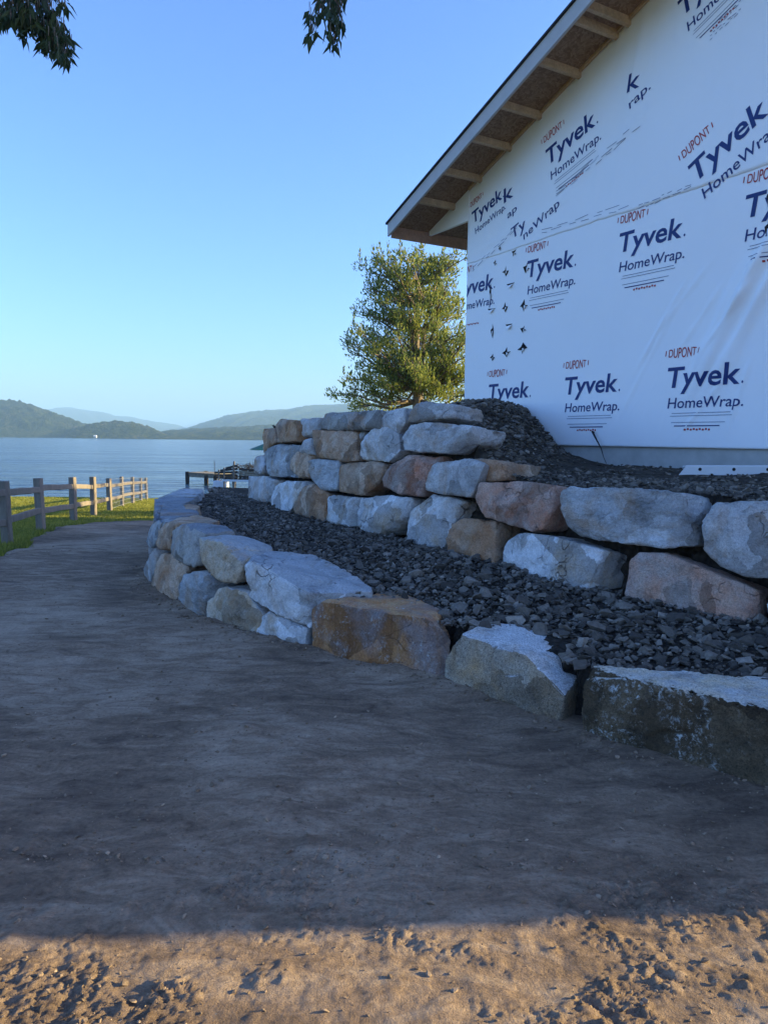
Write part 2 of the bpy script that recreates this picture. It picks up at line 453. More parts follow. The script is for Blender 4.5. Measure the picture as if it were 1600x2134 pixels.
# ------------------------------------------------------------------ ground
LAKE_Z = -1.5
G_LOW = [Vector(p) for p in ((2.6, 2.35), (1.75, 3.21), (1.08, 3.89), (0.4, 4.74), (-0.53, 5.46), (-1.02, 5.89), (-1.54, 6.35), (-1.95, 6.95), (-2.52, 7.9), (-2.9, 9.0), (-3.25, 11.0), (-3.3, 13.6))]
def seg_in(a, b):
    d = (b - a).normalized()
    return Vector((-d.y, d.x)) * -1.0     # points behind the wall
def side_dist(G, x, y):
    # signed distance behind the wall line (positive behind)
    best = 1e9; sgn = 1
    p = Vector((x, y))
    for a, b in zip(G, G[1:]):
        d = b - a; t = max(0, min(1, (p - a).dot(d) / d.length_squared))
        q = a + d * t; r = (p - q).length
        if r < best - 1e-6:
            best = r; sgn = 1 if (p - q).dot(seg_in(a, b)) >= 0 else -1
    return best * sgn
def gz(x, y):
    z = lerp_table([(-50, 0.25), (9, 0.0), (12, -0.12), (14.5, -0.22), (17.6, -0.4), (24, -0.78), (30, -1.08), (38, -1.5), (46, -2.4), (80, -5.0)], y)
    z += 0.05 * noise.noise(Vector((x * 0.18, y * 0.18, 3.1))) * smooth(6, 14, y)
    return z
def dirt_mask(x, y):
    xl = lerp_table([(-30, -6.0), (0, -5.6), (9.7, -5.15), (12.5, -5.95), (15.3, -6.7), (17.0, -6.3), (18.0, -4.5)], y)
    d = min(x - xl, 17.4 - y + 0.15 * (x + 5))
    d += 0.25 * noise.noise(Vector((x * 1.3, y * 1.3, 8.0))) + 0.12 * noise.noise(Vector((x * 4, y * 4, 2.0)))
    return d
def axis(vals):
    # vals: list of (start, step) with a final end
    out = []
    for (a, st), (b, _) in zip(vals, vals[1:]):
        n = max(1, int(round((b - a) / st)))
        out += [a + (b - a) * i / n for i in range(n)]
    out.append(vals[-1][0])
    return out
def dirt_z(x, y):
    p = Vector((x, y, 0))
    z = gz(x, y)
    z += 0.030 * noise.noise(p * 0.8 + Vector((5, 2, 1))) + 0.016 * noise.noise(Vector((x * 1.4, y * 3.5, 7)))
    near = 1 - smooth(2.25, 3.1, y + 0.15 * noise.noise(p * 2))
    c = noise.fractal(p * 9.0, 0.9, 2.1, 5)
    z += c * (0.0045 + 0.0015 * near)
    patch = smooth(-0.10, 0.45, 0.8 * noise.noise(Vector((x * 1.5 + 3, y * 2.4, 9))) + 0.55 * noise.noise(p * 5 + Vector((2, 8, 3))) + 0.3 * noise.noise(p * 13))
    if near > 0.02:
        dv_ = noise.voronoi(p * (19.0 + 9.0 * smooth(-0.3, 0.3, noise.noise(p * 1.1))) + Vector((0.6 * noise.noise(p * 14), 0.6 * noise.noise(p * 14 + Vector((5, 5, 5))), 0)))[0]
        z -= near * (0.08 + 0.92 * patch * (0.5 + noise.noise(p * 9))) * 0.008 * (1 - smooth(0.0, 0.30, dv_[1] - dv_[0]))
        z += near * patch * 0.0015 * noise.cell(p * 26.0)
    z += near * (0.10 + 1.0 * patch) * (0.016 * noise.turbulence(p * 22.0, 4, True, noise_basis='PERLIN_ORIGINAL', amplitude_scale=0.62, frequency_scale=2.1) - 0.012 * max(0.0, noise.noise(p * 11.0 + Vector((7, 7, 2)))))
    k = noise.noise(p * 5 + Vector((1, 9, 4)))
    r = noise.noise(p * 16 + Vector((3, 1, 4)))
    z += max(0.0, r) * 0.014 * smooth(0.0, 0.35, k) * (0.3 + 0.5 * near)
    if 2.4 < y < 9.5 and -3.2 < x < 2.6:
        sdw = -side_dist(G_LOW, x, y)
        z += 0.028 * (1 - smooth(-0.02, 0.28, sdw + 0.12 * noise.noise(p * 3.0))) * (0.6 + 0.8 * noise.noise(p * 5.0))
    # shallow drag and tyre marks
    z += 0.010 * noise.noise(Vector((x * 0.9 + y * 0.25, y * 7.0, 2))) * smooth(2.6, 3.4, y) * (1 - 0.5 * smooth(6, 12, y))
    return z
xs = axis([(-12, 0.4), (-7.6, 0.08), (-3, 0.05), (-1.45, 0.007), (1.45, 0.03), (2.6, 0.15), (8, 0.5), (14, 0)])
ys = axis([(-12, 0.6), (0.0, 0.15), (1.45, 0.007), (2.6, 0.018), (4.5, 0.04), (9, 0.07), (19.0, 0)])
V = []
for y in ys:
    for x in xs:
        z = dirt_z(x, y)
        d = dirt_mask(x, y)
        z += 0.008 - 0.16 * (1 - smooth(-0.15, 0.12, d))
        V.append((x, y, z))
nx = len(xs)
Fc = [(j * nx + i, j * nx + i + 1, (j + 1) * nx + i + 1, (j + 1) * nx + i) for j in range(len(ys) - 1) for i in range(nx - 1)]
tag(mesh_obj('dirt_path', V, Fc, M_DIRT, sm=True), 'packed grey brown dirt path curving past the boulder walls', kind='structure')

xs = axis([(-400, 40), (-40, 2), (-16, 0.5), (4, 2), (60, 40), (400, 0)])
ys = axis([(-400, 40), (-40, 3), (6, 0.5), (46, 4), (80, 0)])
nx = len(xs)
V = [(x, y, gz(x, y) - 0.035) for y in ys for x in xs]
Fc = [(j * nx + i, j * nx + i + 1, (j + 1) * nx + i + 1, (j + 1) * nx + i) for j in range(len(ys) - 1) for i in range(nx - 1)]
tag(mesh_obj('ground', V, Fc, M_LAWN, sm=True), 'sloping lawn running down to the lake shore', kind='structure')

tag(mesh_obj('lake', [(-5500, 30, LAKE_Z), (5500, 30, LAKE_Z), (5500, 6500, LAKE_Z), (-5500, 6500, LAKE_Z)], [(0, 1, 2, 3)], M_WATER), 'blue rippled lake stretching to the far hills', kind='structure')

# hills beyond the lake
def ridge(name, label, prof, dc, ds, db, mat, step, rough, seed):
    V = []; Fc = []
    # profile in photo pixels turned into azimuth + crest height at crest distance
    pts = []
    for px, py in prof:
        p = at_y(px, py, dc)
        pts.append((p.x / dc, p.z - LAKE_Z))
    a0, a1 = pts[0][0], pts[-1][0]
    na = max(20, int((a1 - a0) * dc / step))
    rows = [0.0, 0.02] + [0.045 + 0.955 * k / 44 for k in range(45)] + [1.06, 1.14, 1.3, 1.6]
    for i in range(na + 1):
        a = a0 + (a1 - a0) * i / na
        hc = lerp_table(pts, a)
        for r in rows:
            dist = ds + (dc - ds) * r if r <= 1 else dc + (db - dc) * (r - 1) / 0.6
            k = math.sin(min(r, 1) * math.pi / 2) ** 0.85 if r <= 1 else 1 - 0.9 * (r - 1) / 0.6
            x = a * dist; y = dist
            h = hc * k
            nz = noise.fractal(Vector((x, y, seed)) / (hc * 1.2 + 20), 0.8, 2.1, 4)
            h += nz * hc * 0.10 * math.sin(math.pi * min(r, 1) ** 1.0) if r <= 1 else 0
            h += rough * noise.noise(Vector((x, y, seed)) / (step * 1.7)) * min(1, r * 8)
            V.append((x, y, LAKE_Z - 1.0 + h + (1.0 if r > 0 else 0)))
    R = len(rows)
    for i in range(na):
        for j in range(R - 1):
            Fc.append((i * R + j, (i + 1) * R + j, (i + 1) * R + j + 1, i * R + j + 1))
    tag(mesh_obj(name, V, Fc, mat, sm=True), label, kind='structure')
ridge('wooded_hill', 'wooded hill on the left of the far shore', [(-500, 870), (-300, 850), (-150, 838), (-60, 836), (0, 838), (20, 838.5), (50, 842), (80, 851), (110, 862), (140, 872), (165, 881), (185, 888), (215, 897), (245, 906)], 1150, 880, 1500, M_HILL1, 4, 6.0, 1.0)
ridge('low_headland', 'low wooded headland reaching into the lake', [(150, 900), (165, 891), (185, 886), (220, 881), (250, 879.5), (275, 882), (300, 888), (320, 895), (338, 903), (352, 910)], 930, 800, 1100, M_HILL1, 3, 4.0, 4.0)
ridge('far_shore_woods', 'strip of shoreline woods below the hazy hill', [(325, 906), (345, 899.5), (395, 896), (440, 894), (480, 892), (520, 891), (560, 888), (620, 886), (700, 884), (800, 886), (1000, 890)], 1300, 760, 1600, M_HILL1, 5, 4.0, 6.0)
ridge('hazy_hill', 'broad hazy hill rising behind the stone wall', [(330, 905), (360, 899), (390, 893), (420, 884), (450, 875), (480, 868), (520, 861.5), (560, 858.5), (590, 858), (620, 853), (650, 850), (700, 846.5), (760, 843), (850, 846), (1000, 862), (1200, 880)], 2600, 1500, 3300, M_HILL2, 12, 3.0, 9.0)
ridge('distant_mountain', 'pale blue distant mountain ridge', [(-300, 880), (-100, 868), (60, 858), (100, 854), (120, 852), (150, 851.5), (180, 856), (220, 862), (255, 870.5), (275, 870), (300, 876), (340, 882), (365, 885), (390, 893), (420, 905)], 4200, 3200, 5000, M_HILL2, 22, 4.0, 14.0)

# the haze between here and the hills
hz = NT('lake_haze')
hz.t.nodes.clear()
ho = hz.n('ShaderNodeOutputMaterial')
pv = hz.n('ShaderNodeVolumePrincipled')
pv.inputs['Color'].default_value = (0.40, 0.69, 1.0, 1)
pv.inputs['Density'].default_value = 0.00036
hz.l(pv.outputs[0], ho.inputs['Volume'])
b = 6200
lo, hi = -8.0, 175.0
tag(mesh_obj('haze', [(-b, -450, lo), (b, -450, lo), (b, 6600, lo), (-b, 6600, lo), (-b, -450, hi), (b, -450, hi), (b, 6600, hi), (-b, 6600, hi)],
    [(0, 3, 2, 1), (4, 5, 6, 7), (0, 1, 5, 4), (1, 2, 6, 5), (2, 3, 7, 6), (3, 0, 4, 7)], hz.m), 'thin pale blue haze over the lake', kind='stuff')

# ------------------------------------------------------------------ house frame of reference
C0 = at_y(967, 845, 11.6); C0.z = 0
UX = Vector((0.49847, -0.86691, 0))       # along the gable wall, corner towards the viewer
NX = Vector((-0.86691, -0.49847, 0))      # outwards from the gable wall
def HP(s, o, z): return C0 + UX * s + NX * o + Vector((0, 0, z))
def on_gable(px, py, o=0.0):
    d = ray(px, py)
    t = ((C0.dot(NX) + o) - CAM.dot(NX)) / d.dot(NX)
    p = CAM + d * t
    return (p - C0).dot(UX), p.z
HL, HD = 10.47, 16.5
WB = 1.545
EAVE_S, RAKE_O, SLOPE = -1.09, 0.75, 0.345
def roof_z(s):
    s = min(s, HL - s)
    return 4.995 + SLOPE * (s - EAVE_S)

# ------------------------------------------------------------------ boulder walls
G_UP = [Vector(p) for p in ((4.4, 2.9), (3.2, 4.0), (2.4, 4.78), (1.75, 5.43), (1.54, 5.63), (1.01, 6.52), (0.59, 7.15), (0.2, 7.6), (-0.7, 8.9), (-1.27, 9.8), (-2.15, 11.8), (-2.45, 12.6))]
def on_wall(G, zb, batter, px, py, push=0.0):
    d = ray(px, py)
    best = None
    for a, b in zip(G, G[1:]):
        m = seg_in(a, b)
        den = d.x * m.x + d.y * m.y - batter * d.z
        if abs(den) < 1e-6: continue
        t = (batter * (CAM.z - zb) + push - ((CAM.x - a.x) * m.x + (CAM.y - a.y) * m.y)) / den
        if t <= 0: continue
        p = CAM + d * t
        L = (b - a).length
        k = (Vector((p.x, p.y)) - a - m * (batter * (p.z - zb) + push)).dot((b - a) / L)
        viol = max(0, -k, k - L)
        key = (round(viol, 3), t)
        if best is None or key < best[0]: best = (key, p, m)
    return best[1], best[2]
def terr_z(x, y):
    a = max(0.0, side_dist(G_LOW, x, y) - 0.35); b = max(0.0, -side_dist(G_UP, x, y))
    f = a / (a + b + 1e-4)
    zl = lerp_table([(4.2, 0.325), (5.2, 0.36), (6.5, 0.45), (8.5, 0.57), (11, 0.60)], y)
    zu = lerp_table([(4.6, 0.42), (5.5, 0.45), (7.2, 0.52), (9, 0.58), (11, 0.61)], y)
    return zl + (zu - zl) * f

def hull_bm(points):
    # merge points that nearly coincide, then wrap them
    ps = []
    for p in points:
        if all((p - q).length > 0.012 for q in ps): ps.append(Vector(p))
    b = bmesh.new()
    for p in ps: b.verts.new(p)
    q = bmesh.ops.convex_hull(b, input=b.verts[:])
    j = [g for g in q['geom_interior'] + q['geom_unused'] if isinstance(g, bmesh.types.BMVert)]
    if j: bmesh.ops.delete(b, geom=list(set(j)), context='VERTS')
    lone = [v for v in b.verts if not v.link_faces]
    if lone: bmesh.ops.delete(b, geom=lone, context='VERTS')
    return b
def finish_rock(points, mat, parent, edge, amp=1.0, bevel=0.011, label=None, cuts=8, flat=False):
    bm = hull_bm(points)
    co = [v.co.copy() for v in bm.verts]
    ce = sum(co, Vector()) / len(co)
    for _ in range(cuts):
        dr = Vector((random.gauss(0, 1), random.gauss(0, 1), random.gauss(0, 0.8))).normalized()
        if flat and dr.z > 0.0: dr.z = -dr.z
        ext = max((v.co - ce).dot(dr) for v in bm.verts); wid = ext - min((v.co - ce).dot(dr) for v in bm.verts)
        bmesh.ops.bisect_plane(bm, geom=bm.verts[:] + bm.edges[:] + bm.faces[:], plane_co=ce + dr * (ext - wid * random.uniform(0.012, 0.065 if not flat else 0.022)), plane_no=dr, clear_outer=True)
        co = [v.co.copy() for v in bm.verts]
        bm.free()
        bm = hull_bm(co)
    bmesh.ops.dissolve_limit(bm, angle_limit=math.radians(7), verts=bm.verts[:], edges=bm.edges[:])
    bm.normal_update()
    for e in bm.edges:
        if len(e.link_faces) == 2 and e.calc_face_angle(0) > math.radians(24): e.smooth = False
    bmesh.ops.triangulate(bm, faces=bm.faces[:])
    for _ in range(7):
        es = [e for e in bm.edges if e.calc_length() > edge]
        if not es: break
        bmesh.ops.subdivide_edges(bm, edges=es, cuts=1)
        bmesh.ops.triangulate(bm, faces=bm.faces[:])
    bmesh.ops.remove_doubles(bm, verts=bm.verts[:], dist=edge * 0.36)
    bmesh.ops.dissolve_degenerate(bm, dist=0.0015, edges=bm.edges[:])
    bmesh.ops.triangulate(bm, faces=bm.faces[:])
    bmesh.ops.recalc_face_normals(bm, faces=bm.faces)
    bm.normal_update()
    off = Vector((random.uniform(-50, 50), random.uniform(-50, 50), random.uniform(-50, 50)))
    mv = []
    for v in bm.verts:
        p = v.co + off
        d = 0.008 * noise.noise(p * 2.6) + 0.005 * noise.noise(p * 7.0)
        rg = noise.noise(p * 4.4 + Vector((9, 3, 1)))
        d -= 0.018 * max(0.0, abs(rg) * -1 + 0.16) / 0.16 * smooth(-0.1, 0.35, noise.noise(p * 1.9))     # split lines
        d += 0.005 * noise.fractal(p * 17.0, 0.8, 2.2, 3)
        # broken ledges
        q = p.dot(Vector((0.25, 0.35, 0.9))) * 7 + 1.3 * noise.noise(p * 2.2)
        d += 0.006 * (smooth(0.35, 0.65, q - math.floor(q)) - 0.5)
        if any(not e.smooth for e in v.link_edges):
            d -= 0.004 + 0.016 * max(0.0, noise.noise(p * 9.0) + 0.15) + 0.010 * max(0.0, noise.noise(p * 23.0))
        mv.append(v.co + v.normal * d * amp)
    for v, c in zip(bm.verts, mv): v.co = c
    c = sum((v.co for v in bm.verts), Vector()) / len(bm.verts)
    bmesh.ops.translate(bm, vec=-c, verts=bm.verts[:])
    bmesh.ops.recalc_face_normals(bm, faces=bm.faces)
    o = bm_obj('boulder', bm, mat, parent, sm=True)
    o.location = c
    if label: o['label'] = label
    return o

TOPS = []
def hull2(ps):
    ps = sorted(set((round(p[0], 4), round(p[1], 4)) for p in ps))
    def half_(q):
        h = []
        for p in q:
            while len(h) > 1 and (h[-1][0] - h[-2][0]) * (p[1] - h[-2][1]) - (h[-1][1] - h[-2][1]) * (p[0] - h[-2][0]) <= 0: h.pop()
            h.append(p)
        return h[:-1]
    return half_(ps) + half_(ps[::-1])
def on_tops(x, y, m=0.0):
    for h in TOPS:
        d = min(((b[0] - a[0]) * (y - a[1]) - (b[1] - a[1]) * (x - a[0])) / (math.hypot(b[0] - a[0], b[1] - a[1]) + 1e-6) for a, b in zip(h, h[1:] + h[:1]))
        if d > m: return True
    return False
def boulder(G, zb, batter, front, mat, parent, depth=0.5, top=None, bulge=0.05, edge=0.035, set_back=0.0, label=None, amp=1.0, bevel=0.011, drop=0.05):
    pts = []; ms = []
    for f in front:
        p, m = on_wall(G, zb, batter, f[0], f[1], (f[2] if len(f) > 2 else 0.0) + set_back)
        pts.append(p); ms.append(m)
    c = sum(pts, Vector()) / len(pts)
    pts = [c + (p - c) * (0.99 if top else 0.968) for p in pts]
    m2 = sum((Vector(x) for x in ms), Vector((0, 0))).normalized()
    inw = Vector((m2.x, m2.y, 0))
    allp = list(pts)
    k0 = random.randrange(len(pts))
    ring = []
    for kk in range(3):
        p = pts[(k0 + kk * len(pts) // 3) % len(pts)]
        ring.append(c + (p - c) * random.uniform(0.3, 0.72) - inw * bulge * random.uniform(0.4, 1.1))
    low_pts = [p - Vector((0, 0, 0.14)) for p in pts if G is G_LOW and p.z < 0.09]
    allp += ring + low_pts
    if top:
        zlow = min(p.z for p in pts)
        TOPS.append(hull2([p for p in pts] + [at_z(*t) for t in top]))
        for t in top:
            q = at_z(t[0], t[1], t[2])
            allp += [q, Vector((q.x, q.y, max(zlow, q.z - 0.28)))]
    else:
        for p in pts:
            q = c + (p - c) * 0.9 + inw * depth * random.uniform(0.85, 1.0)
            q.z -= drop
            allp.append(q)
    return finish_rock(allp, ROCK[mat], parent, edge, amp, bevel, label, 4 if top else 8, bool(top))

low = empty('retaining_wall', 'low curved retaining wall of big boulders along the dirt path', 'stone wall')
up = empty('retaining_wall', 'taller stacked boulder retaining wall in front of the wrapped house', 'stone wall')
def LW(front, mat, top, **kw): return boulder(G_LOW, 0.0, 0.10, front, mat, low, top=top, **kw)
def UW(front, mat, **kw): return boulder(G_UP, 0.5, 0.14, front, mat, up, **kw)

# front wall, nearest first
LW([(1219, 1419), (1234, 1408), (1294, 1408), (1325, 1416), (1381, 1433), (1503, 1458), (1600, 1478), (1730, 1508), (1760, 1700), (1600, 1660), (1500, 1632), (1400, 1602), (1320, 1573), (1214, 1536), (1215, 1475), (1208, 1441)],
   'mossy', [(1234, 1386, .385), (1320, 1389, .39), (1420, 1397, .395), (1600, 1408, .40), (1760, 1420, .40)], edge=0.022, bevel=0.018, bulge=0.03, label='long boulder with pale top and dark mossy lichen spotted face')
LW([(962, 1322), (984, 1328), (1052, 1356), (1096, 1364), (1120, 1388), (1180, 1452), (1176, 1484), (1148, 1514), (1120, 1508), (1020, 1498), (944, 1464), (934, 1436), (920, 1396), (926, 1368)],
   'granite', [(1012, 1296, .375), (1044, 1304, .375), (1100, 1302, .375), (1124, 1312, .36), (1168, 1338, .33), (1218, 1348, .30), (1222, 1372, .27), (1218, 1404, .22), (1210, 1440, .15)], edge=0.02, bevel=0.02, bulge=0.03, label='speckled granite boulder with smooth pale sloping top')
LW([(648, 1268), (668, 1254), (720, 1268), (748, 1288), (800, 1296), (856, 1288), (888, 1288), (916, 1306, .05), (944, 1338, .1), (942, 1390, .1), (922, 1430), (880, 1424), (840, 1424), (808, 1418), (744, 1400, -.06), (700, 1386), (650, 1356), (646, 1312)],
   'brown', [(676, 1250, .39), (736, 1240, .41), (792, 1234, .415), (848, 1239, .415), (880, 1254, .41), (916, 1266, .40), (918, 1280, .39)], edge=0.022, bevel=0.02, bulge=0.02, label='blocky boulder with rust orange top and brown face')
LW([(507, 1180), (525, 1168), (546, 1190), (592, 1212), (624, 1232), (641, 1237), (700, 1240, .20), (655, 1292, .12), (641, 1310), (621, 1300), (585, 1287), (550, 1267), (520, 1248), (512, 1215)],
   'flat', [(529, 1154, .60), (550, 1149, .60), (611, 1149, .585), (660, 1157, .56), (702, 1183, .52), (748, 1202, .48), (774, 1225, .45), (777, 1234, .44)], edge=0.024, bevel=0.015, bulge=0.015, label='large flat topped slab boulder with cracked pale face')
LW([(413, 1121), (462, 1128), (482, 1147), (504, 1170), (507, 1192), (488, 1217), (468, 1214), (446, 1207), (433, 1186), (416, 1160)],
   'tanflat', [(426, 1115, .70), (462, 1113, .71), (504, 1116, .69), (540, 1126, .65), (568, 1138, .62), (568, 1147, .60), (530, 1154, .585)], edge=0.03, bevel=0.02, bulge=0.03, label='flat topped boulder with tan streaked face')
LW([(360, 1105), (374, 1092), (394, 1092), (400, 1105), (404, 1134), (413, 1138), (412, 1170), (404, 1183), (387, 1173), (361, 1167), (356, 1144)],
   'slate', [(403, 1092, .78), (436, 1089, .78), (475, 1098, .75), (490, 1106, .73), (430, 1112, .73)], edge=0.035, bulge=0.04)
LW([(332, 1102), (345, 1089), (368, 1089), (366, 1102), (355, 1124), (353, 1147), (329, 1144), (324, 1137)],
   'tan', [(377, 1077, .75), (416, 1072, .75), (459, 1085, .75), (440, 1091, .75)], edge=0.04, bulge=0.04)
LW([(316, 1092), (332, 1085), (345, 1089), (329, 1115), (319, 1141), (311, 1144), (304, 1128)],
   'blue', [(345, 1079, .73), (372, 1072, .74), (385, 1078, .74)], edge=0.04, bulge=0.05)
LOWER = dict(depth=0.45, edge=0.03, bulge=0.06, drop=0.0)
def LW2(front, mat, **kw):
    k = dict(LOWER); k.update(kw)
    return boulder(G_LOW, 0.0, 0.10, front, mat, low, **k)
LW2([(532, 1297), (555, 1274), (585, 1287), (621, 1300), (641, 1313), (639, 1332), (608, 1356), (585, 1348), (559, 1336), (533, 1328)], 'white', label='small pale veined boulder wedged under the flat slab')
LW2([(423, 1284), (431, 1251), (455, 1224), (472, 1220), (514, 1232), (550, 1267), (553, 1280), (532, 1300), (530, 1325), (488, 1321), (426, 1295)], 'tanflat')
LW2([(366, 1235), (381, 1196), (400, 1190), (433, 1190), (449, 1219), (431, 1251), (423, 1293), (374, 1269)], 'blue')
LW2([(311, 1222), (322, 1180), (335, 1154), (356, 1149), (374, 1170), (390, 1183), (381, 1196), (364, 1240), (345, 1247)], 'tan')
LW2([(301, 1190), (312, 1160), (322, 1141), (329, 1144), (326, 1176), (309, 1212), (306, 1200)], 'grey')
# the far run of the front wall, seen from above
def slab(tops, z, mat, parent, h=0.3, edge=0.05, tilt=0.0, label=None):
    pts = []
    for px, py in tops:
        q = at_z(px, py, z + random.uniform(-.01, .01))
        pts += [q, Vector((q.x + random.uniform(-.05, .05), q.y + random.uniform(-.05, .05), z - h))]
    return finish_rock(pts, ROCK[mat], parent, edge, 0.8, 0.025, label)
slab([(333, 1086), (335, 1064), (341, 1049), (396, 1050), (410, 1060), (416, 1071), (378, 1077)], .73, 'slate', low)
slab([(322, 1080), (323, 1041), (345, 1034), (380, 1036), (410, 1037), (396, 1048), (341, 1050)], .72, 'slate', low)
slab([(324, 1039), (352, 1028), (383, 1016), (424, 1020), (426, 1026), (413, 1036), (345, 1036)], .71, 'blue', low)
slab([(383, 1052), (392, 1049), (412, 1051), (418, 1057), (408, 1063), (388, 1060)], .74, 'tan', low, 0.2, label='small tan stone at the gravel edge')
for i, (y0, y1) in enumerate(((8.9, 10.0), (10.0, 11.2), (11.2, 12.4), (12.4, 13.6))):
    pts = []
    for y in (y0 + .03, y1 - .03):
        xg = -2.9 - 0.35 * smooth(9, 11, y)
        zb = gz(xg, y) - 0.05
        for dx in (0.0, 0.6):
            for z, k in ((zb, 0), (0.40, 0.06)):
                pts.append(Vector((xg + dx + k + random.uniform(-.05, .05), y + random.uniform(-.04, .04), z)))
    finish_rock(pts, ROCK[('grey', 'tan', 'blue', 'white')[i]], low, 0.06)
pts = [Vector((x + random.uniform(-.05, .05), y + random.uniform(-.05, .05), z)) for x, y in ((2.02, 3.0), (2.62, 2.42), (2.98, 2.8), (2.5, 3.3)) for z in (-.05, .38)]
finish_rock(pts, ROCK['grey'], low, 0.04)

# upper wall, bottom course
UE = dict(edge=0.035, depth=0.55)
for fr, mt, kw in (
    ([(517, 991), (551, 991), (581, 1000), (568, 1022), (561, 1050), (516, 1043)], 'grey', {}),
    ([(579, 1000), (641, 1000), (630, 1011), (619, 1030), (606, 1066), (585, 1068), (561, 1051), (570, 1022)], 'white', {}),
    ([(628, 1011), (656, 1006), (686, 1030), (679, 1052), (675, 1090), (607, 1069), (619, 1034)], 'tan', {}),
    ([(679, 1037), (692, 1030), (750, 1036), (742, 1060), (735, 1101), (679, 1090)], 'white', {}),
    ([(752, 1036), (814, 1030), (862, 1037), (855, 1060), (840, 1094), (810, 1118), (772, 1114), (737, 1099), (742, 1064)], 'white', {}),
    ([(840, 1079), (862, 1049), (896, 1026), (934, 1032), (979, 1045, .1), (975, 1064, .12), (934, 1079), (922, 1112), (922, 1148), (889, 1152), (844, 1133)], 'white', {}),
    ([(924, 1090), (960, 1077), (1035, 1086), (1065, 1101, .15), (1042, 1137, .12), (1029, 1176), (982, 1168), (926, 1148)], 'tan', {}),
    ([(1034, 1174), (1052, 1124), (1076, 1108), (1152, 1116), (1248, 1144), (1312, 1156, .3), (1304, 1180, .3), (1298, 1240, .3), (1216, 1236), (1152, 1216), (1084, 1198)], 'white', dict(bulge=0.02, edge=0.028, label='long pale boulder with dark broken end')),
    ([(1288, 1240), (1300, 1172), (1324, 1148), (1376, 1148), (1440, 1204), (1548, 1216), (1590, 1232, .1), (1588, 1294, .1), (1556, 1306), (1544, 1290), (1440, 1272), (1360, 1260)], 'rust', dict(edge=0.026, bulge=0.03, label='wedge shaped tan and rust boulder low on the right')),
    ([(1592, 1255), (1605, 1225), (1720, 1240), (1740, 1360), (1600, 1318)], 'white', {}),
    # second course
    ([(534, 949), (549, 947), (553, 989), (536, 991), (527, 985)], 'grey', {}),
    ([(549, 936), (566, 923), (619, 925), (622, 944), (604, 959), (602, 981), (619, 996), (562, 994), (551, 985)], 'blue', dict(label='blue grey boulder with dark diagonal bands')),
    ([(602, 955), (619, 940), (649, 944), (645, 959), (637, 970), (641, 997), (622, 997), (602, 977)], 'tan', {}),
    ([(637, 959), (660, 955), (707, 957), (709, 981), (705, 1024), (667, 1024), (643, 1006), (637, 974)], 'blue', {}),
    ([(705, 970), (720, 962), (780, 961), (804, 966), (797, 1007), (757, 1037), (705, 1026)], 'tan', {}),
    ([(793, 1000), (814, 959), (840, 944), (937, 949, .12), (936, 959, .1), (889, 970), (872, 1007), (874, 1036), (829, 1032), (795, 1015)], 'rust', {}),
    ([(872, 1007), (889, 968), (945, 959), (979, 953), (1012, 966), (986, 1007), (982, 1039), (922, 1033), (881, 1025)], 'grey', {}),
    ([(979, 953), (1015, 958), (1050, 962), (1053, 1000), (1005, 1006)], 'tan', dict(set_back=0.12)),
    ([(980, 1052), (996, 1004), (1080, 1002), (1168, 1012, .05), (1162, 1044), (1156, 1070, .06), (1132, 1106), (1108, 1110), (1060, 1098), (992, 1074)], 'rust', dict(edge=0.03, label='rusty red boulder between two pale ones')),
    ([(1156, 1052), (1164, 1018), (1184, 1011), (1320, 1013), (1448, 1027), (1476, 1046, .2), (1460, 1140, .15), (1380, 1147), (1312, 1138), (1200, 1120), (1164, 1086)], 'blue', dict(edge=0.026, bulge=0.03, label='long blue grey boulder with worn right end')),
    ([(1456, 1148), (1458, 1060), (1472, 1048), (1540, 1040), (1600, 1038), (1700, 1040), (1720, 1190), (1640, 1215), (1552, 1208), (1496, 1182)], 'grey', dict(edge=0.026, bulge=0.09, label='chipped pale grey boulder at the right end')),
    # third course
    ([(831, 910), (849, 884), (877, 878), (990, 886), (995, 895), (979, 921), (934, 947), (840, 942)], 'grey', dict(label='big oval grey boulder near the top beside the gravel mound')),
    ([(746, 944), (750, 910), (769, 891), (810, 889), (832, 902), (829, 914), (836, 940), (810, 964), (750, 961)], 'white', {}),
    ([(649, 895), (739, 897), (742, 917), (748, 961), (720, 964), (649, 953)], 'tan', {}),
    ([(737, 897), (768, 897), (750, 925), (738, 935)], 'blue', dict(set_back=0.1)),
    ([(617, 944), (630, 917), (648, 908), (653, 949)], 'grey', {}),
    ([(549, 893), (572, 891), (577, 921), (557, 936), (547, 946)], 'tan', {}),
    ([(574, 882), (585, 872), (624, 874), (628, 921), (577, 924)], 'tan', {}),
    ([(626, 871), (664, 869), (656, 906), (626, 916)], 'grey', dict(set_back=0.05)),
    ([(664, 861), (802, 854), (797, 893), (735, 899), (654, 895)], 'slate', dict(label='long flat blue grey cap stone on the top course')),
    ([(793, 869), (810, 854), (844, 846), (846, 880), (829, 910), (810, 914), (791, 895)], 'grey', dict(set_back=0.02)),
    ([(842, 857), (859, 842), (892, 837), (945, 839), (938, 869), (889, 879), (844, 880)], 'grey', dict(label='rounded grey cap stone below the leafy tree')),
):
    k = dict(UE); k.update(kw)
    UW(fr, mt, **k)
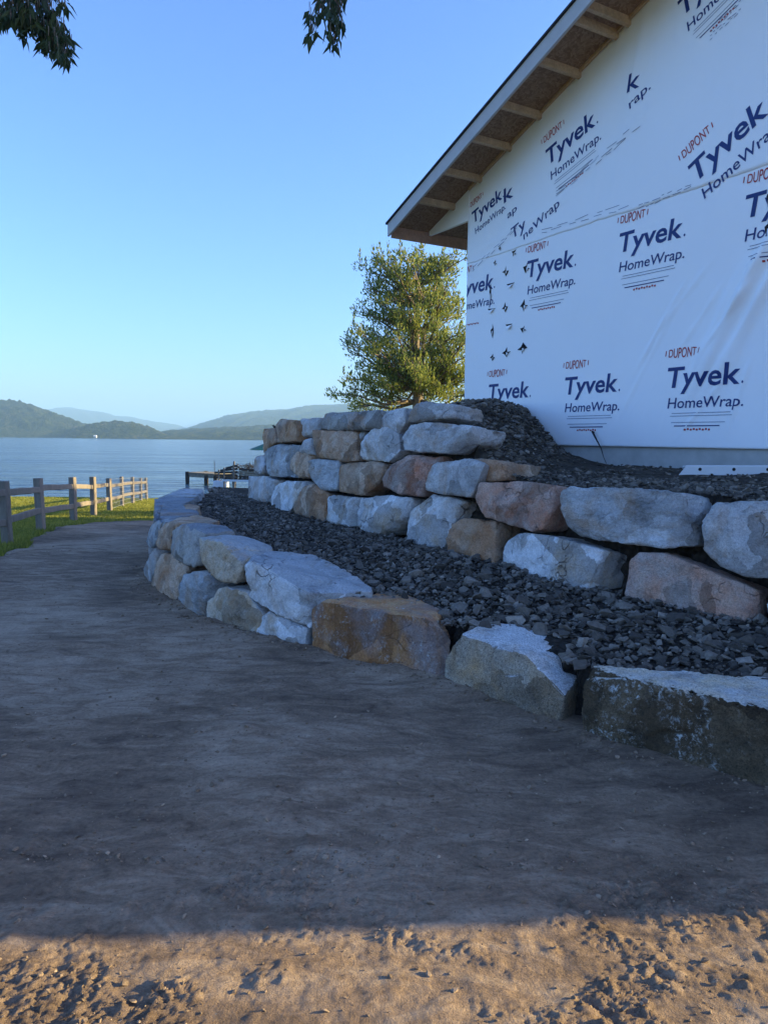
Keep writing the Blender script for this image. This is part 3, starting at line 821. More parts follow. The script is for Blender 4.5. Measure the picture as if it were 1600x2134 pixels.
# return of the upper wall round its lake side, and its run beyond the right of the photo
for i in range(4):
    for j in range(3):
        a = Vector((-1.75 + 1.0 * i + .06 * j, 12.75 + 0.55 * i))
        z0 = 0.35 + 0.4 * j
        pts = [Vector((a.x + dx + random.uniform(-.06, .06), a.y + dx * .5 + dy - .06 * j + random.uniform(-.06, .06), z)) for dx in (0.06, .98) for dy in (-.5, .05) for z in (z0, z0 + .38)]
        finish_rock(pts, ROCK[random.choice(('grey', 'tan', 'blue', 'white'))], up, 0.09)
for i in range(2):
    for j in range(2):
        a = Vector((2.85 + .72 * i, 4.05 - .66 * i)); z0 = 0.38 + .42 * j
        pts = [Vector((a.x + .72 * t + .68 * q + .08 * j + random.uniform(-.04, .04), a.y - .66 * t + .73 * q + random.uniform(-.04, .04), z)) for t in (0.04, .96) for q in (0.0, .5) for z in (z0, z0 + .40)]
        finish_rock(pts, ROCK[random.choice(('grey', 'tan', 'white'))], up, 0.06)

# ------------------------------------------------------------------ fill behind the walls
def inset_pts(G, off, step=0.25):
    out = []
    for a, b in zip(G, G[1:]):
        m = seg_in(a, b); n = max(1, int((b - a).length / step))
        for i in range(n): out.append((a.lerp(b, i / n) + m * off))
    out.append(G[-1] + seg_in(G[-2], G[-1]) * off)
    return out
MA, MB_ = Vector((0.98, 6.55)), Vector((2.42, 9.45))
MD = (MB_ - MA).normalized(); ML = Vector((-MD.y, MD.x))
def upper_z(x, y):
    p = Vector((x, y))
    d = (p - MA).dot(ML)
    z = 1.22 + 0.09 * smooth(0.4, 2.5, side_dist(G_UP, x, y)) + 0.54 * smooth(-0.40, 1.15, d + 0.12 * noise.noise(Vector((x * 2, y * 2, 0)))) + 0.24 * smooth(0.2, 1.0, d) * smooth(0.5, 1.4, side_dist(G_UP, x, y)) * (1 - smooth(1.0, 1.9, d))
    z += 0.035 * noise.noise(Vector((x * 1.7, y * 1.7, 4)))
    z -= 1.6 * smooth(13.4, 16.5, y - 0.3 * x)
    return z
def sheet(name, x0, x1, y0, y1, st, zf, inside, low_z, mat, label):
    xs = axis([(x0, st), (x1, 0)]); ys = axis([(y0, st), (y1, 0)]); nx = len(xs)
    V = []; keep = []
    for y in ys:
        for x in xs:
            d = inside(x, y)
            keep.append(d > -st * 1.5)
            z = zf(x, y) + 0.012 * noise.fractal(Vector((x, y, 1)) * 7, 0.8, 2.1, 3)
            V.append((x, y, z if d > 0 else low_z))
    Fc = []
    for j in range(len(ys) - 1):
        for i in range(nx - 1):
            f = (j * nx + i, j * nx + i + 1, (j + 1) * nx + i + 1, (j + 1) * nx + i)
            if any(keep[k] for k in f): Fc.append(f)
    used = sorted(set(k for f in Fc for k in f)); mp = {k: i for i, k in enumerate(used)}
    return tag(mesh_obj(name, [V[k] for k in used], [tuple(mp[k] for k in f) for f in Fc], mat, sm=True), label, kind='structure')
def in_low(x, y): return min(side_dist(G_LOW, x, y) - (0.30 if y > 5.5 else 0.2), 14.6 - y + 0.0 * x, 4.5 - x)
def in_up(x, y): return min(side_dist(G_UP, x, y) - 0.33, 12.5 - y + 0.5 * x, 9.0 - x, y - 2.65)
sheet('terrace_bed', -3.6, 4.6, 2.4, 14.8, 0.08, terr_z, in_low, -0.3, M_BED, 'dark gravel terrace between the two boulder walls')
sheet('upper_bank', -2.6, 9.2, 2.4, 18.0, 0.10, upper_z, in_up, 0.3, M_PAD, 'brown fill soil bank at the foot of the house')

# loose stones
def stone_protos(n, k, seed):
    rnd = random.Random(seed); out = []
    for _ in range(n):
        bm = bmesh.new()
        for _i in range(k):
            v = Vector((rnd.gauss(0, 1), rnd.gauss(0, 1), rnd.gauss(0, 1))).normalized()
            v *= rnd.uniform(0.8, 1.15)
            bm.verts.new((v.x, v.y * 0.75, v.z * 0.48))
        r = bmesh.ops.convex_hull(bm, input=bm.verts[:])
        j = [g for g in r['geom_interior'] + r['geom_unused'] if isinstance(g, bmesh.types.BMVert)]
        if j: bmesh.ops.delete(bm, geom=list(set(j)), context='VERTS')
        bm.verts.index_update()
        bmesh.ops.recalc_face_normals(bm, faces=bm.faces)
        out.append(([v.co.copy() for v in bm.verts], [tuple(v.index for v in f.verts) for f in bm.faces]))
        bm.free()
    return out
PROT = stone_protos(24, 11, 5)
def scatter(name, items, mat, label, tilt=0.5):
    V = []; Fc = []
    for (x, y, z, r) in items:
        vs_, fs = random.choice(PROT)
        rot = Matrix.Rotation(random.uniform(0, 6.28), 3, 'Z') @ Matrix.Rotation(random.uniform(-tilt, tilt), 3, 'X') @ Matrix.Rotation(random.uniform(-tilt, tilt), 3, 'Y')
        b0 = len(V); c = Vector((x, y, z))
        V += [c + (rot @ v) * r for v in vs_]
        Fc += [tuple(i + b0 for i in f) for f in fs]
    return tag(mesh_obj(name, V, Fc, mat), label, kind='stuff')
items = []
n = 0
while n < 24000:
    y = random.uniform(3.0, 14.5); x = random.uniform(-3.4, 4.2)
    if in_low(x, y) < -0.08 or side_dist(G_UP, x, y) > 0.12 or on_tops(x, y, 0.10): continue
    if x * 0.9 + 0.3 > y * 0.62: continue
    big = smooth(-2.2, 1.2, x) * (1 - smooth(6.2, 9, y))
    if random.random() > 0.45 + 0.55 * (1 - big): continue
    r = random.lognormvariate(-0.18, 0.58) * (0.0135 + 0.0115 * big)
    r = min(r, 0.085)
    items.append((x, y, terr_z(x, y) + r * 0.15 + 0.01, r)); n += 1
scatter('gravel', items, M_GRAVEL, 'dark crushed stone spread over the terrace between the walls')
items = []
n = 0
while n < 9000:
    y = random.uniform(3.2, 13.0); x = random.uniform(-2.0, 5.0)
    if in_up(x, y) < -0.02 or (C0.xy - Vector((x, y))).dot(NX.xy) > -0.02: continue
    hd = (Vector((x, y, 0)) - C0).dot(NX)
    mound = smooth(-0.3, 0.6, (Vector((x, y)) - MA).dot(ML))
    near_wall = 1 - smooth(0.9, 2.0, side_dist(G_UP, x, y))
    if random.random() > max(mound, near_wall, 0.12): continue
    r = min(0.07, random.lognormvariate(0, 0.4) * (0.022 + 0.013 * mound))
    items.append((x, y, upper_z(x, y) + r * 0.2, r)); n += 1
scatter('gravel', items, M_RUBBLE, 'dark rubble heaped behind the upper wall and against the house')
items = []
for _ in range(5000):
    y = 1.35 + 1.35 * random.random() ** 0.9; x = random.uniform(-1.7, 1.7)
    if 0.2 + 0.7 * smooth(-0.05, 0.30, noise.noise(Vector((x * 1.5 + 3, y * 2.4, 9)))) < random.random(): continue
    r = min(0.017, random.lognormvariate(0, 0.7) * 0.0034)
    items.append((x, y, dirt_z(x, y) + 0.008 + r * 0.25, r))
for _ in range(9000):
    y = 2.6 + 9 * random.random() ** 1.6; x = random.uniform(-0.6, 0.6) * y - 0.1 * y
    if side_dist(G_LOW, x, y) > -0.02 or dirt_mask(x, y) < 0.1: continue
    r = min(0.022, random.lognormvariate(0, 0.6) * 0.0038)
    items.append((x, y, dirt_z(x, y) + 0.008 + r * 0.2, r))
for a, b in zip(G_LOW[1:], G_LOW[2:10]):
    for _ in range(110):
        p = a.lerp(b, random.random()) - seg_in(a, b) * abs(random.gauss(0.02, 0.10))
        r = min(0.020, random.lognormvariate(0, 0.55) * 0.008)
        items.append((p.x, p.y, dirt_z(p.x, p.y) + 0.008 + r * 0.2, r))
scatter('dirt_clods', items, M_CLOD, 'loose clods and pebbles of soil scattered over the path')

# ------------------------------------------------------------------ house
house = empty('house', 'unfinished gabled house wrapped in printed white building paper', 'house')
def hquad(name, pts, mat, parent, sm=False): return mesh_obj(name, pts, [tuple(range(len(pts)))], mat, parent, sm)
def hbox(name, s0, s1, o0, o1, z0, z1, mat, parent, bevel=0.0):
    c = [HP(s0, o0, z0), HP(s1, o0, z0), HP(s1, o1, z0), HP(s0, o1, z0), HP(s0, o0, z1), HP(s1, o0, z1), HP(s1, o1, z1), HP(s0, o1, z1)]
    return bm_obj(name, box_bm(c, bevel), mat, parent)
hbox('foundation', 0.03, HL - 0.03, -HD, -0.035, -1.2, WB - 0.004, M_CONC, house)
# wooden core of the walls, as one closed gabled block
prof = [(0.06, WB), (HL - 0.06, WB), (HL - 0.06, roof_z(0.06) - 0.06), (HL / 2, roof_z(HL / 2) - 0.06), (0.06, roof_z(0.06) - 0.06)]
Vv = [HP(s, -0.05, z) for s, z in prof] + [HP(s, -HD, z) for s, z in prof]
mesh_obj('wall_core', Vv, [(0, 1, 2, 3, 4), (9, 8, 7, 6, 5)] + [(i, i + 5, (i + 1) % 5 + 5, (i + 1) % 5) for i in range(5)], M_OSB, house)

FOLD = []
for (p, q, amp, wd) in (((1600, 512), (1455, 790), 0.05, 0.09), ((1625, 540), (1480, 800), 0.03, 0.05), ((1560, 600), (1475, 720), 0.025, 0.03), ((1420, 600), (1330, 760), 0.010, 0.02), ((1385, 660), (1345, 740), 0.009, 0.018), ((1500, 800), (1420, 900), 0.010, 0.02), ((1560, 760), (1520, 880), 0.012, 0.025), ((1545, 560), (1435, 790), 0.020, 0.05), ((1600, 590), (1500, 800), 0.022, 0.06), ((1590, 520), (1530, 640), 0.03, 0.05),
                        ((1470, 560), (1370, 690), 0.008, 0.03), ((1500, 600), (1420, 720), 0.010, 0.03), ((1395, 660), (1300, 850), 0.007, 0.025),
                        ((1300, 260), (1270, 420), 0.008, 0.03), ((1250, 300), (1235, 430), 0.007, 0.03), ((1345, 20), (1310, 200), 0.010, 0.05), ((1330, 250), (1180, 400), 0.012, 0.04),
                        ((1075, 480), (985, 560), 0.009, 0.03), ((1170, 420), (1000, 520), 0.008, 0.04)):
    a = on_gable(*p); b = on_gable(*q)
    FOLD.append((Vector(a), Vector(b), amp, wd))
def wrap_h(s, z):
    h = 0.010 * noise.noise(Vector((s * 0.9, z * 0.9, 1))) + 0.004 * noise.noise(Vector((s * 2.6 + z, z * 2.0, 5)))
    p = Vector((s, z))
    for a, b, amp, wd in FOLD:
        d = b - a; t = (p - a).dot(d) / d.length_squared
        if -0.3 < t < 1.3:
            w_ = abs((p - a - d * t).length) + 0.02 * noise.noise(Vector((t * 3, a.x, 1)))
            h += amp * math.exp(-(w_ / wd) ** 2) * smooth(-0.3, 0.15, t) * (1 - smooth(0.75, 1.3, t))
    return max(h, -0.012)
SEAM = 4.24
def seam_z(s): return SEAM + 0.018 * noise.noise(Vector((s * 1.7, 3, 0))) + 0.010 * noise.noise(Vector((s * 7, 1, 0)))
def wrap_sheet(name, s0, s1, st, zlo, zhi, nz, off, label):
    ss = axis([(s0, st), (min(6.0, s1), 0.2), (s1, 0)]) if s1 > 6 else axis([(s0, st), (s1, 0)])
    V = []; Fc = []
    for s in ss:
        a, b = zlo(s), zhi(s)
        for j in range(nz + 1):
            z = a + (b - a) * j / nz
            V.append(HP(s, wrap_h(s, z) + off, z))
    for i in range(len(ss) - 1):
        for j in range(nz):
            k = i * (nz + 1) + j
            Fc.append((k, k + nz + 1, k + nz + 2, k + 1))
    # turned edges so that the sheet is not paper thin at its borders
    o = mesh_obj(name, V, Fc, M_WRAP, house, True)
    md = o.modifiers.new('thickness', 'SOLIDIFY'); md.thickness = 0.004; md.offset = -1
    o['label'] = label
    return o
wl = wrap_sheet('house_wrap', 0.0, HL, 0.02, lambda s: WB - 0.01, lambda s: SEAM + 0.12, 150, 0.0, 'lower sheet of white wrap with level rows of logos')
wu = wrap_sheet('house_wrap', 0.0, HL, 0.04, seam_z, lambda s: roof_z(s) - 0.045, 60, 0.003, 'upper sheet of white wrap with slanting logos')
# wrapped tail of the end truss under the eave
b0, b1 = 4.875, roof_z(-1.05) - 0.045
pts = [(-1.05, b0 + .02), (0.03, b0), (0.03, roof_z(0.03) - 0.045), (-1.05, max(b1, b0 + .04))]
Vv = [HP(s, 0.012, z) for s, z in pts] + [HP(s, -0.03, z) for s, z in pts]
tail = mesh_obj('wrap_flap', Vv, [(0, 1, 2, 3), (7, 6, 5, 4)] + [(i, i + 4, (i + 1) % 4 + 4, (i + 1) % 4) for i in range(4)], M_WRAP, house)

# the other walls of the house carry the same wrap
mesh_obj('house_wrap', [HP(0, -0.02, WB), HP(0, -HD, WB), HP(0, -HD, roof_z(0) - .05), HP(0, -0.02, roof_z(0) - .05)], [(0, 1, 2, 3)], M_WRAP, house)
mesh_obj('house_wrap', [HP(HL, -0.02, WB), HP(HL, -HD, WB), HP(HL, -HD, roof_z(HL) - .05), HP(HL, -0.02, roof_z(HL) - .05)], [(3, 2, 1, 0)], M_WRAP, house)

# roof
def slope_board(name, s0, s1, o0, o1, top, bot, mat, parent, step=None):
    c = [HP(s0, o0, roof_z(s0) + bot), HP(s1, o0, roof_z(s1) + bot), HP(s1, o1, roof_z(s1) + bot), HP(s0, o1, roof_z(s0) + bot),
         HP(s0, o0, roof_z(s0) + top), HP(s1, o0, roof_z(s1) + top), HP(s1, o1, roof_z(s1) + top), HP(s0, o1, roof_z(s0) + top)]
    return bm_obj(name, box_bm(c), mat, parent)
roof = D.objects.new('roof', None); link(roof, house); roof.empty_display_size = 0.2
RM = HL / 2
es0, es1 = EAVE_S, HL - EAVE_S
for a, b in ((es0, RM), (RM, es1)):
    slope_board('roof_sheathing', a, b, RAKE_O, -HD - RAKE_O, -0.012, -0.035, M_OSB, roof)
    slope_board('shingles', a - (.03 if a < 0 else 0), b + (.03 if b > HL else 0), RAKE_O + 0.045, -HD - RAKE_O - .04, 0.016, -0.010, M_SHINGLE, roof)
    slope_board('rake_fascia', a, b, RAKE_O + 0.02, RAKE_O - 0.012, -0.012, -0.205, M_FASCIA, roof)
    slope_board('sub_fascia', a + .02, b - .02, RAKE_O - 0.0135, RAKE_O - 0.052, -0.037, -0.17, M_LUMBER, roof)
for s0, s1 in ((es0 - 0.02, es0 + 0.018), (es1 - 0.018, es1 + 0.02)):
    hbox('eave_board', s0, s1, RAKE_O - 0.055, -HD - RAKE_O, roof_z(es0) - 0.215, roof_z(es0) - 0.04, M_BROWNB, roof)
LK = [on_gable(x, y, RAKE_O - .05)[0] for x, y in ((868, 433), (920, 377), (979, 313), (1039, 244), (1117, 161), (1192, 67), (1217, 37))]
LK += [LK[-1] + 0.61 * i for i in range(1, 4)]
for s in LK:
    slope_board('lookout', s - 0.02, s + 0.02, RAKE_O - 0.054, 0.004, -0.037, -0.125, M_LUMBER, roof)
# trim rail where the soffit framing meets the wall
slope_board('ledger', 0.04, RM, 0.045, 0.012, -0.037, -0.075, M_LUMBER, roof)

# printing on the wrap
def text_mesh(body, bold=0.0, shear=0.0):
    cu = D.curves.new('t', 'FONT'); cu.body = body; cu.size = 1.0; cu.resolution_u = 3; cu.offset = bold; cu.shear = shear
    o = D.objects.new('t', cu); COL.objects.link(o)
    bpy.context.view_layer.update()
    me = o.to_mesh()
    vs_ = [v.co.copy() for v in me.vertices]; fs = [tuple(p.vertices) for p in me.polygons]
    o.to_mesh_clear(); D.objects.remove(o); D.curves.remove(cu)
    x0 = min(v.x for v in vs_); x1 = max(v.x for v in vs_)
    return [Vector((v.x - x0, v.y)) for v in vs_], fs, x1 - x0
TXT = {}
def get_text(body, bold, shear):
    k = (body, bold, shear)
    if k not in TXT: TXT[k] = text_mesh(*k)
    return TXT[k]
def print_text(body, s, z, width, cap, ang, mat, parent, bold=0.0, shear=0.12, oval=0.0, off=0.004):
    vs_, fs, wd = get_text(body, bold, shear)
    capu = 0.729
    ca, sa = math.cos(ang), math.sin(ang)
    bm = bmesh.new(); bv = []
    for v in vs_:
        x = v.x / wd * width; y = v.y / capu * cap
        if oval:
            t = (v.x / wd - 0.5) * 2
            y = (y - cap / 2) * (1 - oval * t * t) + cap / 2
        bv.append(bm.verts.new((x, y, 0)))
    for f in fs:
        try: bm.faces.new([bv[i] for i in f])
        except ValueError: pass
    bmesh.ops.triangulate(bm, faces=bm.faces[:])
    for _ in range(4):
        es = [e for e in bm.edges if e.calc_length() > 0.035]
        if es:
            bmesh.ops.subdivide_edges(bm, edges=es, cuts=1); bmesh.ops.triangulate(bm, faces=bm.faces[:])
    kill = []
    for v in bm.verts:
        ss = s + v.co.x * ca - v.co.y * sa; zz = z + v.co.x * sa + v.co.y * ca
        if ss < 0.004: kill.append(v)
        if zz > roof_z(ss) - 0.06: kill.append(v)
        v.co = HP(ss, wrap_h(ss, zz) + off + (0.003 if parent is wu else 0), zz)
    if kill: bmesh.ops.delete(bm, geom=list(set(kill)), context='VERTS')
    if not bm.faces: bm.free(); return None
    bmesh.ops.recalc_face_normals(bm, faces=bm.faces)
    return bm_obj('logo_print', bm, mat, parent)
def strip_print(s, z, length, th, ang, mat, parent, off=0.004):
    ca, sa = math.cos(ang), math.sin(ang)
    n = max(2, int(length / 0.06)); V = []; Fc = []
    for i in range(n + 1):
        for y in (0, th):
            x = length * i / n
            ss = s + x * ca - y * sa; zz = z + x * sa + y * ca
            V.append(HP(ss, wrap_h(ss, zz) + off + (0.003 if parent is wu else 0), zz))
    for i in range(n): Fc.append((2 * i, 2 * i + 2, 2 * i + 3, 2 * i + 1))
    if s < 0.01 or s + length * ca < 0.01: return
    mesh_obj('print_line', V, Fc, mat, parent)
def logo(s, z, ang, parent, k=1.0, parts='dthl', lean=0.10):
    ca, sa = math.cos(ang), math.sin(ang)
    def at(x, y): return s + (x * ca - y * sa) * k, z + (x * sa + y * ca) * k
    if 't' in parts: print_text('Tyvek', *at(0, 0), 0.88 * k, 0.226 * k, ang, M_NAVY, parent, 0.018, lean); print_text('.', *at(0.905, 0), 0.022 * k, 0.17 * k, ang, M_NAVY, parent, 0.0, 0.0)
    if 'h' in parts: print_text('HomeWrap.', *at(0.02, -0.226), 0.91 * k, 0.118 * k, ang, M_NAVY, parent, 0.006, lean)
    if 'd' in parts:
        print_text('DUPONT', *at(0.0, 0.315), 0.36 * k, 0.115 * k, ang, M_RED, parent, 0.006, lean, 0.28)
        for x in (-0.045, 0.385): print_text('I', *at(x, 0.345), 0.018 * k, 0.06 * k, ang, M_RED, parent, 0.01, lean)
    if 'l' in parts:
        for x, y, l, th in ((0.08, -0.285, 0.72, .006), (0.06, -0.315, 0.76, .006), (0.08, -0.385, 0.66, .006), (0.12, -0.425, 0.56, .011)):
            strip_print(*at(x, y), l * k, th * k, ang, M_FINE if th < .01 else M_NAVY, parent)
        for i in range(9):
            strip_print(*at(0.25 + 0.037 * i, -0.47 + 0.006 * (i % 2)), 0.024 * k, 0.02 * k, ang, M_RED, parent)
for s in (0.61, 2.19, 3.79, 5.4): logo(s, 2.19, 0.0, wl)
for s in (-0.24, 1.39, 3.01, 4.62): logo(s, 3.80, math.radians(-1.0), wl)
def logo_px(p, q, parent, **kw):
    a = Vector(on_gable(*p)); b = Vector(on_gable(*q)); d = b - a
    logo(a.x, a.y, math.atan2(d.y, d.x), parent, k=d.length / 0.9, **kw)
logo_px((1142, 345), (1243, 258), wu)
logo_px((1448, 382), (1605, 232), wu, parts='dth')
logo_px((986, 466), (1048, 412), wu, parts='dth')
logo_px((1420, 36), (1560, -110), wu, parts='dthl')
def text_px(body, p, q, cap, mat, parent, bold=0.006, lean=0.1):
    a = Vector(on_gable(*p)); b = Vector(on_gable(*q)); d = b - a
    print_text(body, a.x, a.y, d.length, cap, math.atan2(d.y, d.x), mat, parent, bold, lean)
text_px('k', (1306, 194), (1332, 180), 0.20, M_NAVY, wu, 0.012)
text_px('rap.', (1312, 228), (1356, 184), 0.11, M_NAVY, wu)
text_px('neWrap', (1092, 500), (1168, 428), 0.11, M_NAVY, wu)
text_px('Ty', (1068, 498), (1098, 474), 0.16, M_NAVY, wu)
text_px('k', (1050, 424), (1070, 408), 0.2, M_NAVY, wu, 0.012)
text_px('ap', (1058, 456), (1078, 438), 0.1, M_NAVY, wu)
# scuffed print lines along the seam and below the slanting logos
for (p, q, n_) in (((1160, 398), (1335, 255), 3), ((1130, 480), (1310, 425), 2), ((1330, 430), (1440, 385), 2), ((1480, 60), (1545, 0), 4), ((985, 560), (1080, 470), 2)):
    a = Vector(on_gable(*p)); b = Vector(on_gable(*q)); d = b - a
    for i in range(n_):
        t = 0.0
        while t < 0.95:
            l = random.uniform(0.04, 0.16)
            c = a + d * t
            strip_print(c.x, c.y - 0.035 * i + random.uniform(-.012, .012), min(l, 1 - t) * d.length, 0.006, math.atan2(d.y, d.x) + random.uniform(-.12, .12), M_FINE, wu if c.y > SEAM + .1 else wl, 0.006)
            t += l + random.uniform(0.02, 0.10)

# torn openings in the lower sheet, their shade painted as dark patches
def tear(px, py, w_, h_, kind, parent=None):
    s, z = on_gable(px, py)
    pr = parent or (wu if z > SEAM else wl)
    base = wrap_h(s, z) + (0.012 if pr is wu else 0.005)
    kx = w_ * 0.0078 * 1.2; kz = h_ * 0.0060
    if kind == 0: pl = [(.12, .55), (-.10, .20), (-.5, .02), (-.22, -.08), (-.12, -.18), (.02, -.5), (.07, -.12), (.55, -.03), (.10, .06)]
    elif kind == 1: pl = [(-.5, .3), (.5, .22), (.1, .02), (-.1, -.1), (-.3, -.05)]
    else: pl = [(.1, .5), (.02, .2), (-.18, .05), (-.05, -.15), (.16, -.5), (.2, -.1), (.24, .1)]
    bm = bmesh.new()
    ra = random.uniform(-0.5, 0.35) if kind == 0 else random.uniform(-.15, .15); sx_ = random.uniform(.75, 1.2)
    j = [((x * math.cos(ra) - y * math.sin(ra)) * sx_ + random.uniform(-.06, .06), x * math.sin(ra) + y * math.cos(ra) + random.uniform(-.06, .06)) for x, y in pl]
    vs_ = [bm.verts.new(HP(s + x * kx, base, z + y * kz)) for x, y in j]
    bm.faces.new(vs_)
    bmesh.ops.triangulate(bm, faces=bm.faces[:]); bmesh.ops.recalc_face_normals(bm, faces=bm.faces)
    o = bm_obj('tear', bm, M_HOLE, pr)
    # the curled flap of wrap beside the hole
    if kind == 1: fl = [(-.3, -.02, .004), (.35, .1, .004), (.15, -.45, .035), (-.12, -.5, .03)]
    else: fl = [(.06, .02, .002), (.03, -.28, .002), (.16, -.26, .015), (.34, -.07, .018)]
    top = [HP(s + x * kx, base + d + .003, z + y * kz) for x, y, d in fl]
    bot = [p - NX * 0.003 for p in top]
    mesh_obj('torn_flap', top + bot, [(0, 1, 2, 3), (7, 6, 5, 4), (0, 4, 5, 1), (1, 5, 6, 2), (2, 6, 7, 3), (3, 7, 4, 0)], M_WRAP, pr)
for a in ((1031, 548, 10, 16, 0), (1053, 566, 18, 24, 0), (1097, 558, 20, 26, 0), (1071, 527, 12, 18, 0), (1042, 518, 8, 10, 0), (1064, 594, 18, 14, 1), (1024, 646, 20, 14, 1),
          (1052, 641, 18, 22, 0), (1091, 637, 20, 28, 0), (1025, 690, 14, 36, 2), (1061, 679, 20, 16, 1), (1090, 686, 14, 18, 0), (1026, 745, 14, 16, 0), (1054, 735, 20, 26, 0), (1087, 726, 20, 26, 0),
          (1021, 612, 12, 54, 2), (1600, 412, 16, 44, 2), (1598, 478, 14, 40, 2)):
    tear(*a)

# thin cable hanging out of the wrap near the foundation
V = []; Fc = []
s, z = on_gable(1237, 901); s2, z2 = on_gable(1262, 935); 
e = at_z(1304, 963, upper_z(2.2, 8.2) + .02)
tube_geo(V, Fc, [HP(s, 0.0, z), HP(s + .02, 0.05, z + .01), HP(s2, 0.08, z2), HP(s2 + .12, .16, z2 - .10), HP(s2 + .3, .30, 1.34)], [0.011, 0.012, 0.006, 0.004, 0.003], 6)
tag(mesh_obj('cable', V, Fc, M_HOLE, sm=True), 'thin dark cable hanging from the wrap over the concrete foundation', 'cable')

# white vinyl channel lying on the soil
p0 = at_z(1414, 990, 1.285); p1 = Vector((p0.x + 1.35, p0.y - 0.10, 1.30))
ch = empty('vinyl_channel', 'white perforated trim channel lying on the soil beside the house', 'trim')
d = (p1 - p0).normalized(); sd = Vector((-d.y, d.x, 0))
def chp(x, y, z): return p0 + d * x + sd * y + Vector((0, 0, z))
L = 1.35
prof = [(0.0, 0.0), (0.0, 0.085), (0.012, 0.092), (0.10, 0.085), (0.10, 0.075), (0.014, 0.078), (0.012, 0.0)]
Vv = [chp(0.10 * (1 - z / 0.09) if i == 0 else L, y, z) for i in (0, 1) for y, z in [(a, max(b, 0)) for a, b in prof]]
Vv = [chp((0.0 if z < .01 else 0.06) if i == 0 else L, y, z) for i in (0, 1) for y, z in prof]
n = len(prof)
mesh_obj('channel', Vv, [tuple(range(n))[::-1], tuple(range(n, 2 * n))] + [(i, (i + 1) % n, (i + 1) % n + n, i + n) for i in range(n)], M_VINYL, ch)
for x in (0.19, 0.50, 0.81, 1.12):
    V = []; Fc = []
    tube_geo(V, Fc, [chp(x, -0.003, 0.055), chp(x, 0.006, 0.055)], [0.016, 0.016], 10)
    mesh_obj('hole', V, Fc, M_HOLE, ch)  # dark plug paints the shade inside the punched hole
bar('lip', chp(0.35, -0.05, -0.008), chp(0.75, -0.07, -0.008), 0.05, 0.006, M_VINYL, ch, 0.001)
q0 = at_z(1590, 966, 1.31)
pc = bm_obj('trim_block', box_bm([q0 + Vector(v) for v in ((0, 0, 0), (.3, -.05, 0), (.32, .1, 0), (.02, .12, 0), (0, 0, .055), (.3, -.05, .055), (.32, .1, .055), (.02, .12, .055))], 0.006), M_VINYL)
tag(pc, 'short white offcut lying behind the trim channel', 'trim')

# ------------------------------------------------------------------ fence
fence = empty('fence', 'weathered split rail fence running down the lawn towards the lake', 'fence')
FP = [(-95, 10.3, -5.95), (14, 11.8, None), (85, 14.1, None), (153, 17.6, None), (195, 20.4, None), (229, 23.8, None), (255, 27.0, None), (277, 29.6, None), (294, 33.0, None), (306, 35.2, None)]
posts = []
for px, y, _ in FP:
    x = at_y(px, 1050, y).x
    posts.append(Vector((x, y, gz(x, y))))
posts.insert(0, Vector((-5.5, 8.0, gz(-5.5, 8.0))))
for i, p in enumerate(posts):
    lean = Vector((random.uniform(-.02, .02), random.uniform(-.02, .02), 0))
    if i == 2: lean = Vector((-0.035, 0, 0))
    if i == 3: lean = Vector((-0.03, 0, 0))
    h = 1.0 + random.uniform(-.03, .05)
    wd = 0.148 if i < 7 else 0.12
    bar('post', p - Vector((0, 0, .25)), p + lean + Vector((0, 0, h)), wd, wd * 0.8, M_FENCE, fence, 0.012, up=Vector((0.2, 1, 0)), wob=0.004, seg=4)
for a, b in zip(posts, posts[1:]):
    dd = (b - a).normalized() * 0.06
    for hz_, tw in ((0.78, .02), (0.34, -.02)):
        e0 = a + Vector((0, 0, hz_ + random.uniform(-.02, .02))) + dd; e1 = b + Vector((0, 0, hz_ + random.uniform(-.03, .03))) - dd
        bar('rail', e0, e1, 0.05, 0.115, M_FENCE, fence, 0.01, wob=0.006, seg=6)
# wire mesh stapled to the lake end
V = []; Fc = []
for a, b in list(zip(posts, posts[1:]))[6:]:
    d_ = b - a; n_ = max(2, int(d_.length / 0.15))
    sd = Vector((d_.y, -d_.x, 0)).normalized() * 0.08
    for i in range(n_ + 1):
        q = a + d_ * (i / n_) + sd
        tube_geo(V, Fc, [q + Vector((0, 0, .05)), q + Vector((0, 0, 1.0))], [.0035, .0035], 3)
    for j in range(7): tube_geo(V, Fc, [a + sd + Vector((0, 0, .05 + .155 * j)), b + sd + Vector((0, 0, .05 + .155 * j))], [.0035, .0035], 3)
mesh_obj('wire_mesh', V, Fc, M_WIRE, fence)

# ------------------------------------------------------------------ dock and shore things
def W(px, py, y): return at_y(px, py, y)
dock = empty('dock', 'low timber dock on dark posts reaching into the lake', 'dock')
a = W(391, 984, 50); b_ = W(452, 987, 48)
dirv = (b_ - a); dirv.z = 0; dl = dirv.length; dirv.normalize(); sv = Vector((-dirv.y, dirv.x, 0))
zt = -0.80
for i in range(int(dl / 0.2)):
    c = a + dirv * (0.1 + 0.2 * i)
    bar('deck_board', Vector((c.x, c.y, zt)) - sv * .1, Vector((c.x, c.y, zt)) + sv * 1.5, 0.17, 0.05, M_DOCK, dock, 0)
for o in (0.0, 1.4):
    bar('side_beam', Vector((a.x, a.y, zt - .14)) + sv * o, Vector((b_.x, b_.y, zt - .14)) + sv * o, 0.08, 0.3, M_DOCK, dock, 0)
for t, h in ((0.02, .06), (0.68, -.1), (0.98, -.1)):
    for o in (-0.06, 1.46):
        c = a + dirv * dl * t + sv * o
        bar('post', Vector((c.x, c.y, -3.0)), Vector((c.x, c.y, zt + h)), 0.22, 0.22, M_DARKW, dock, 0.01)
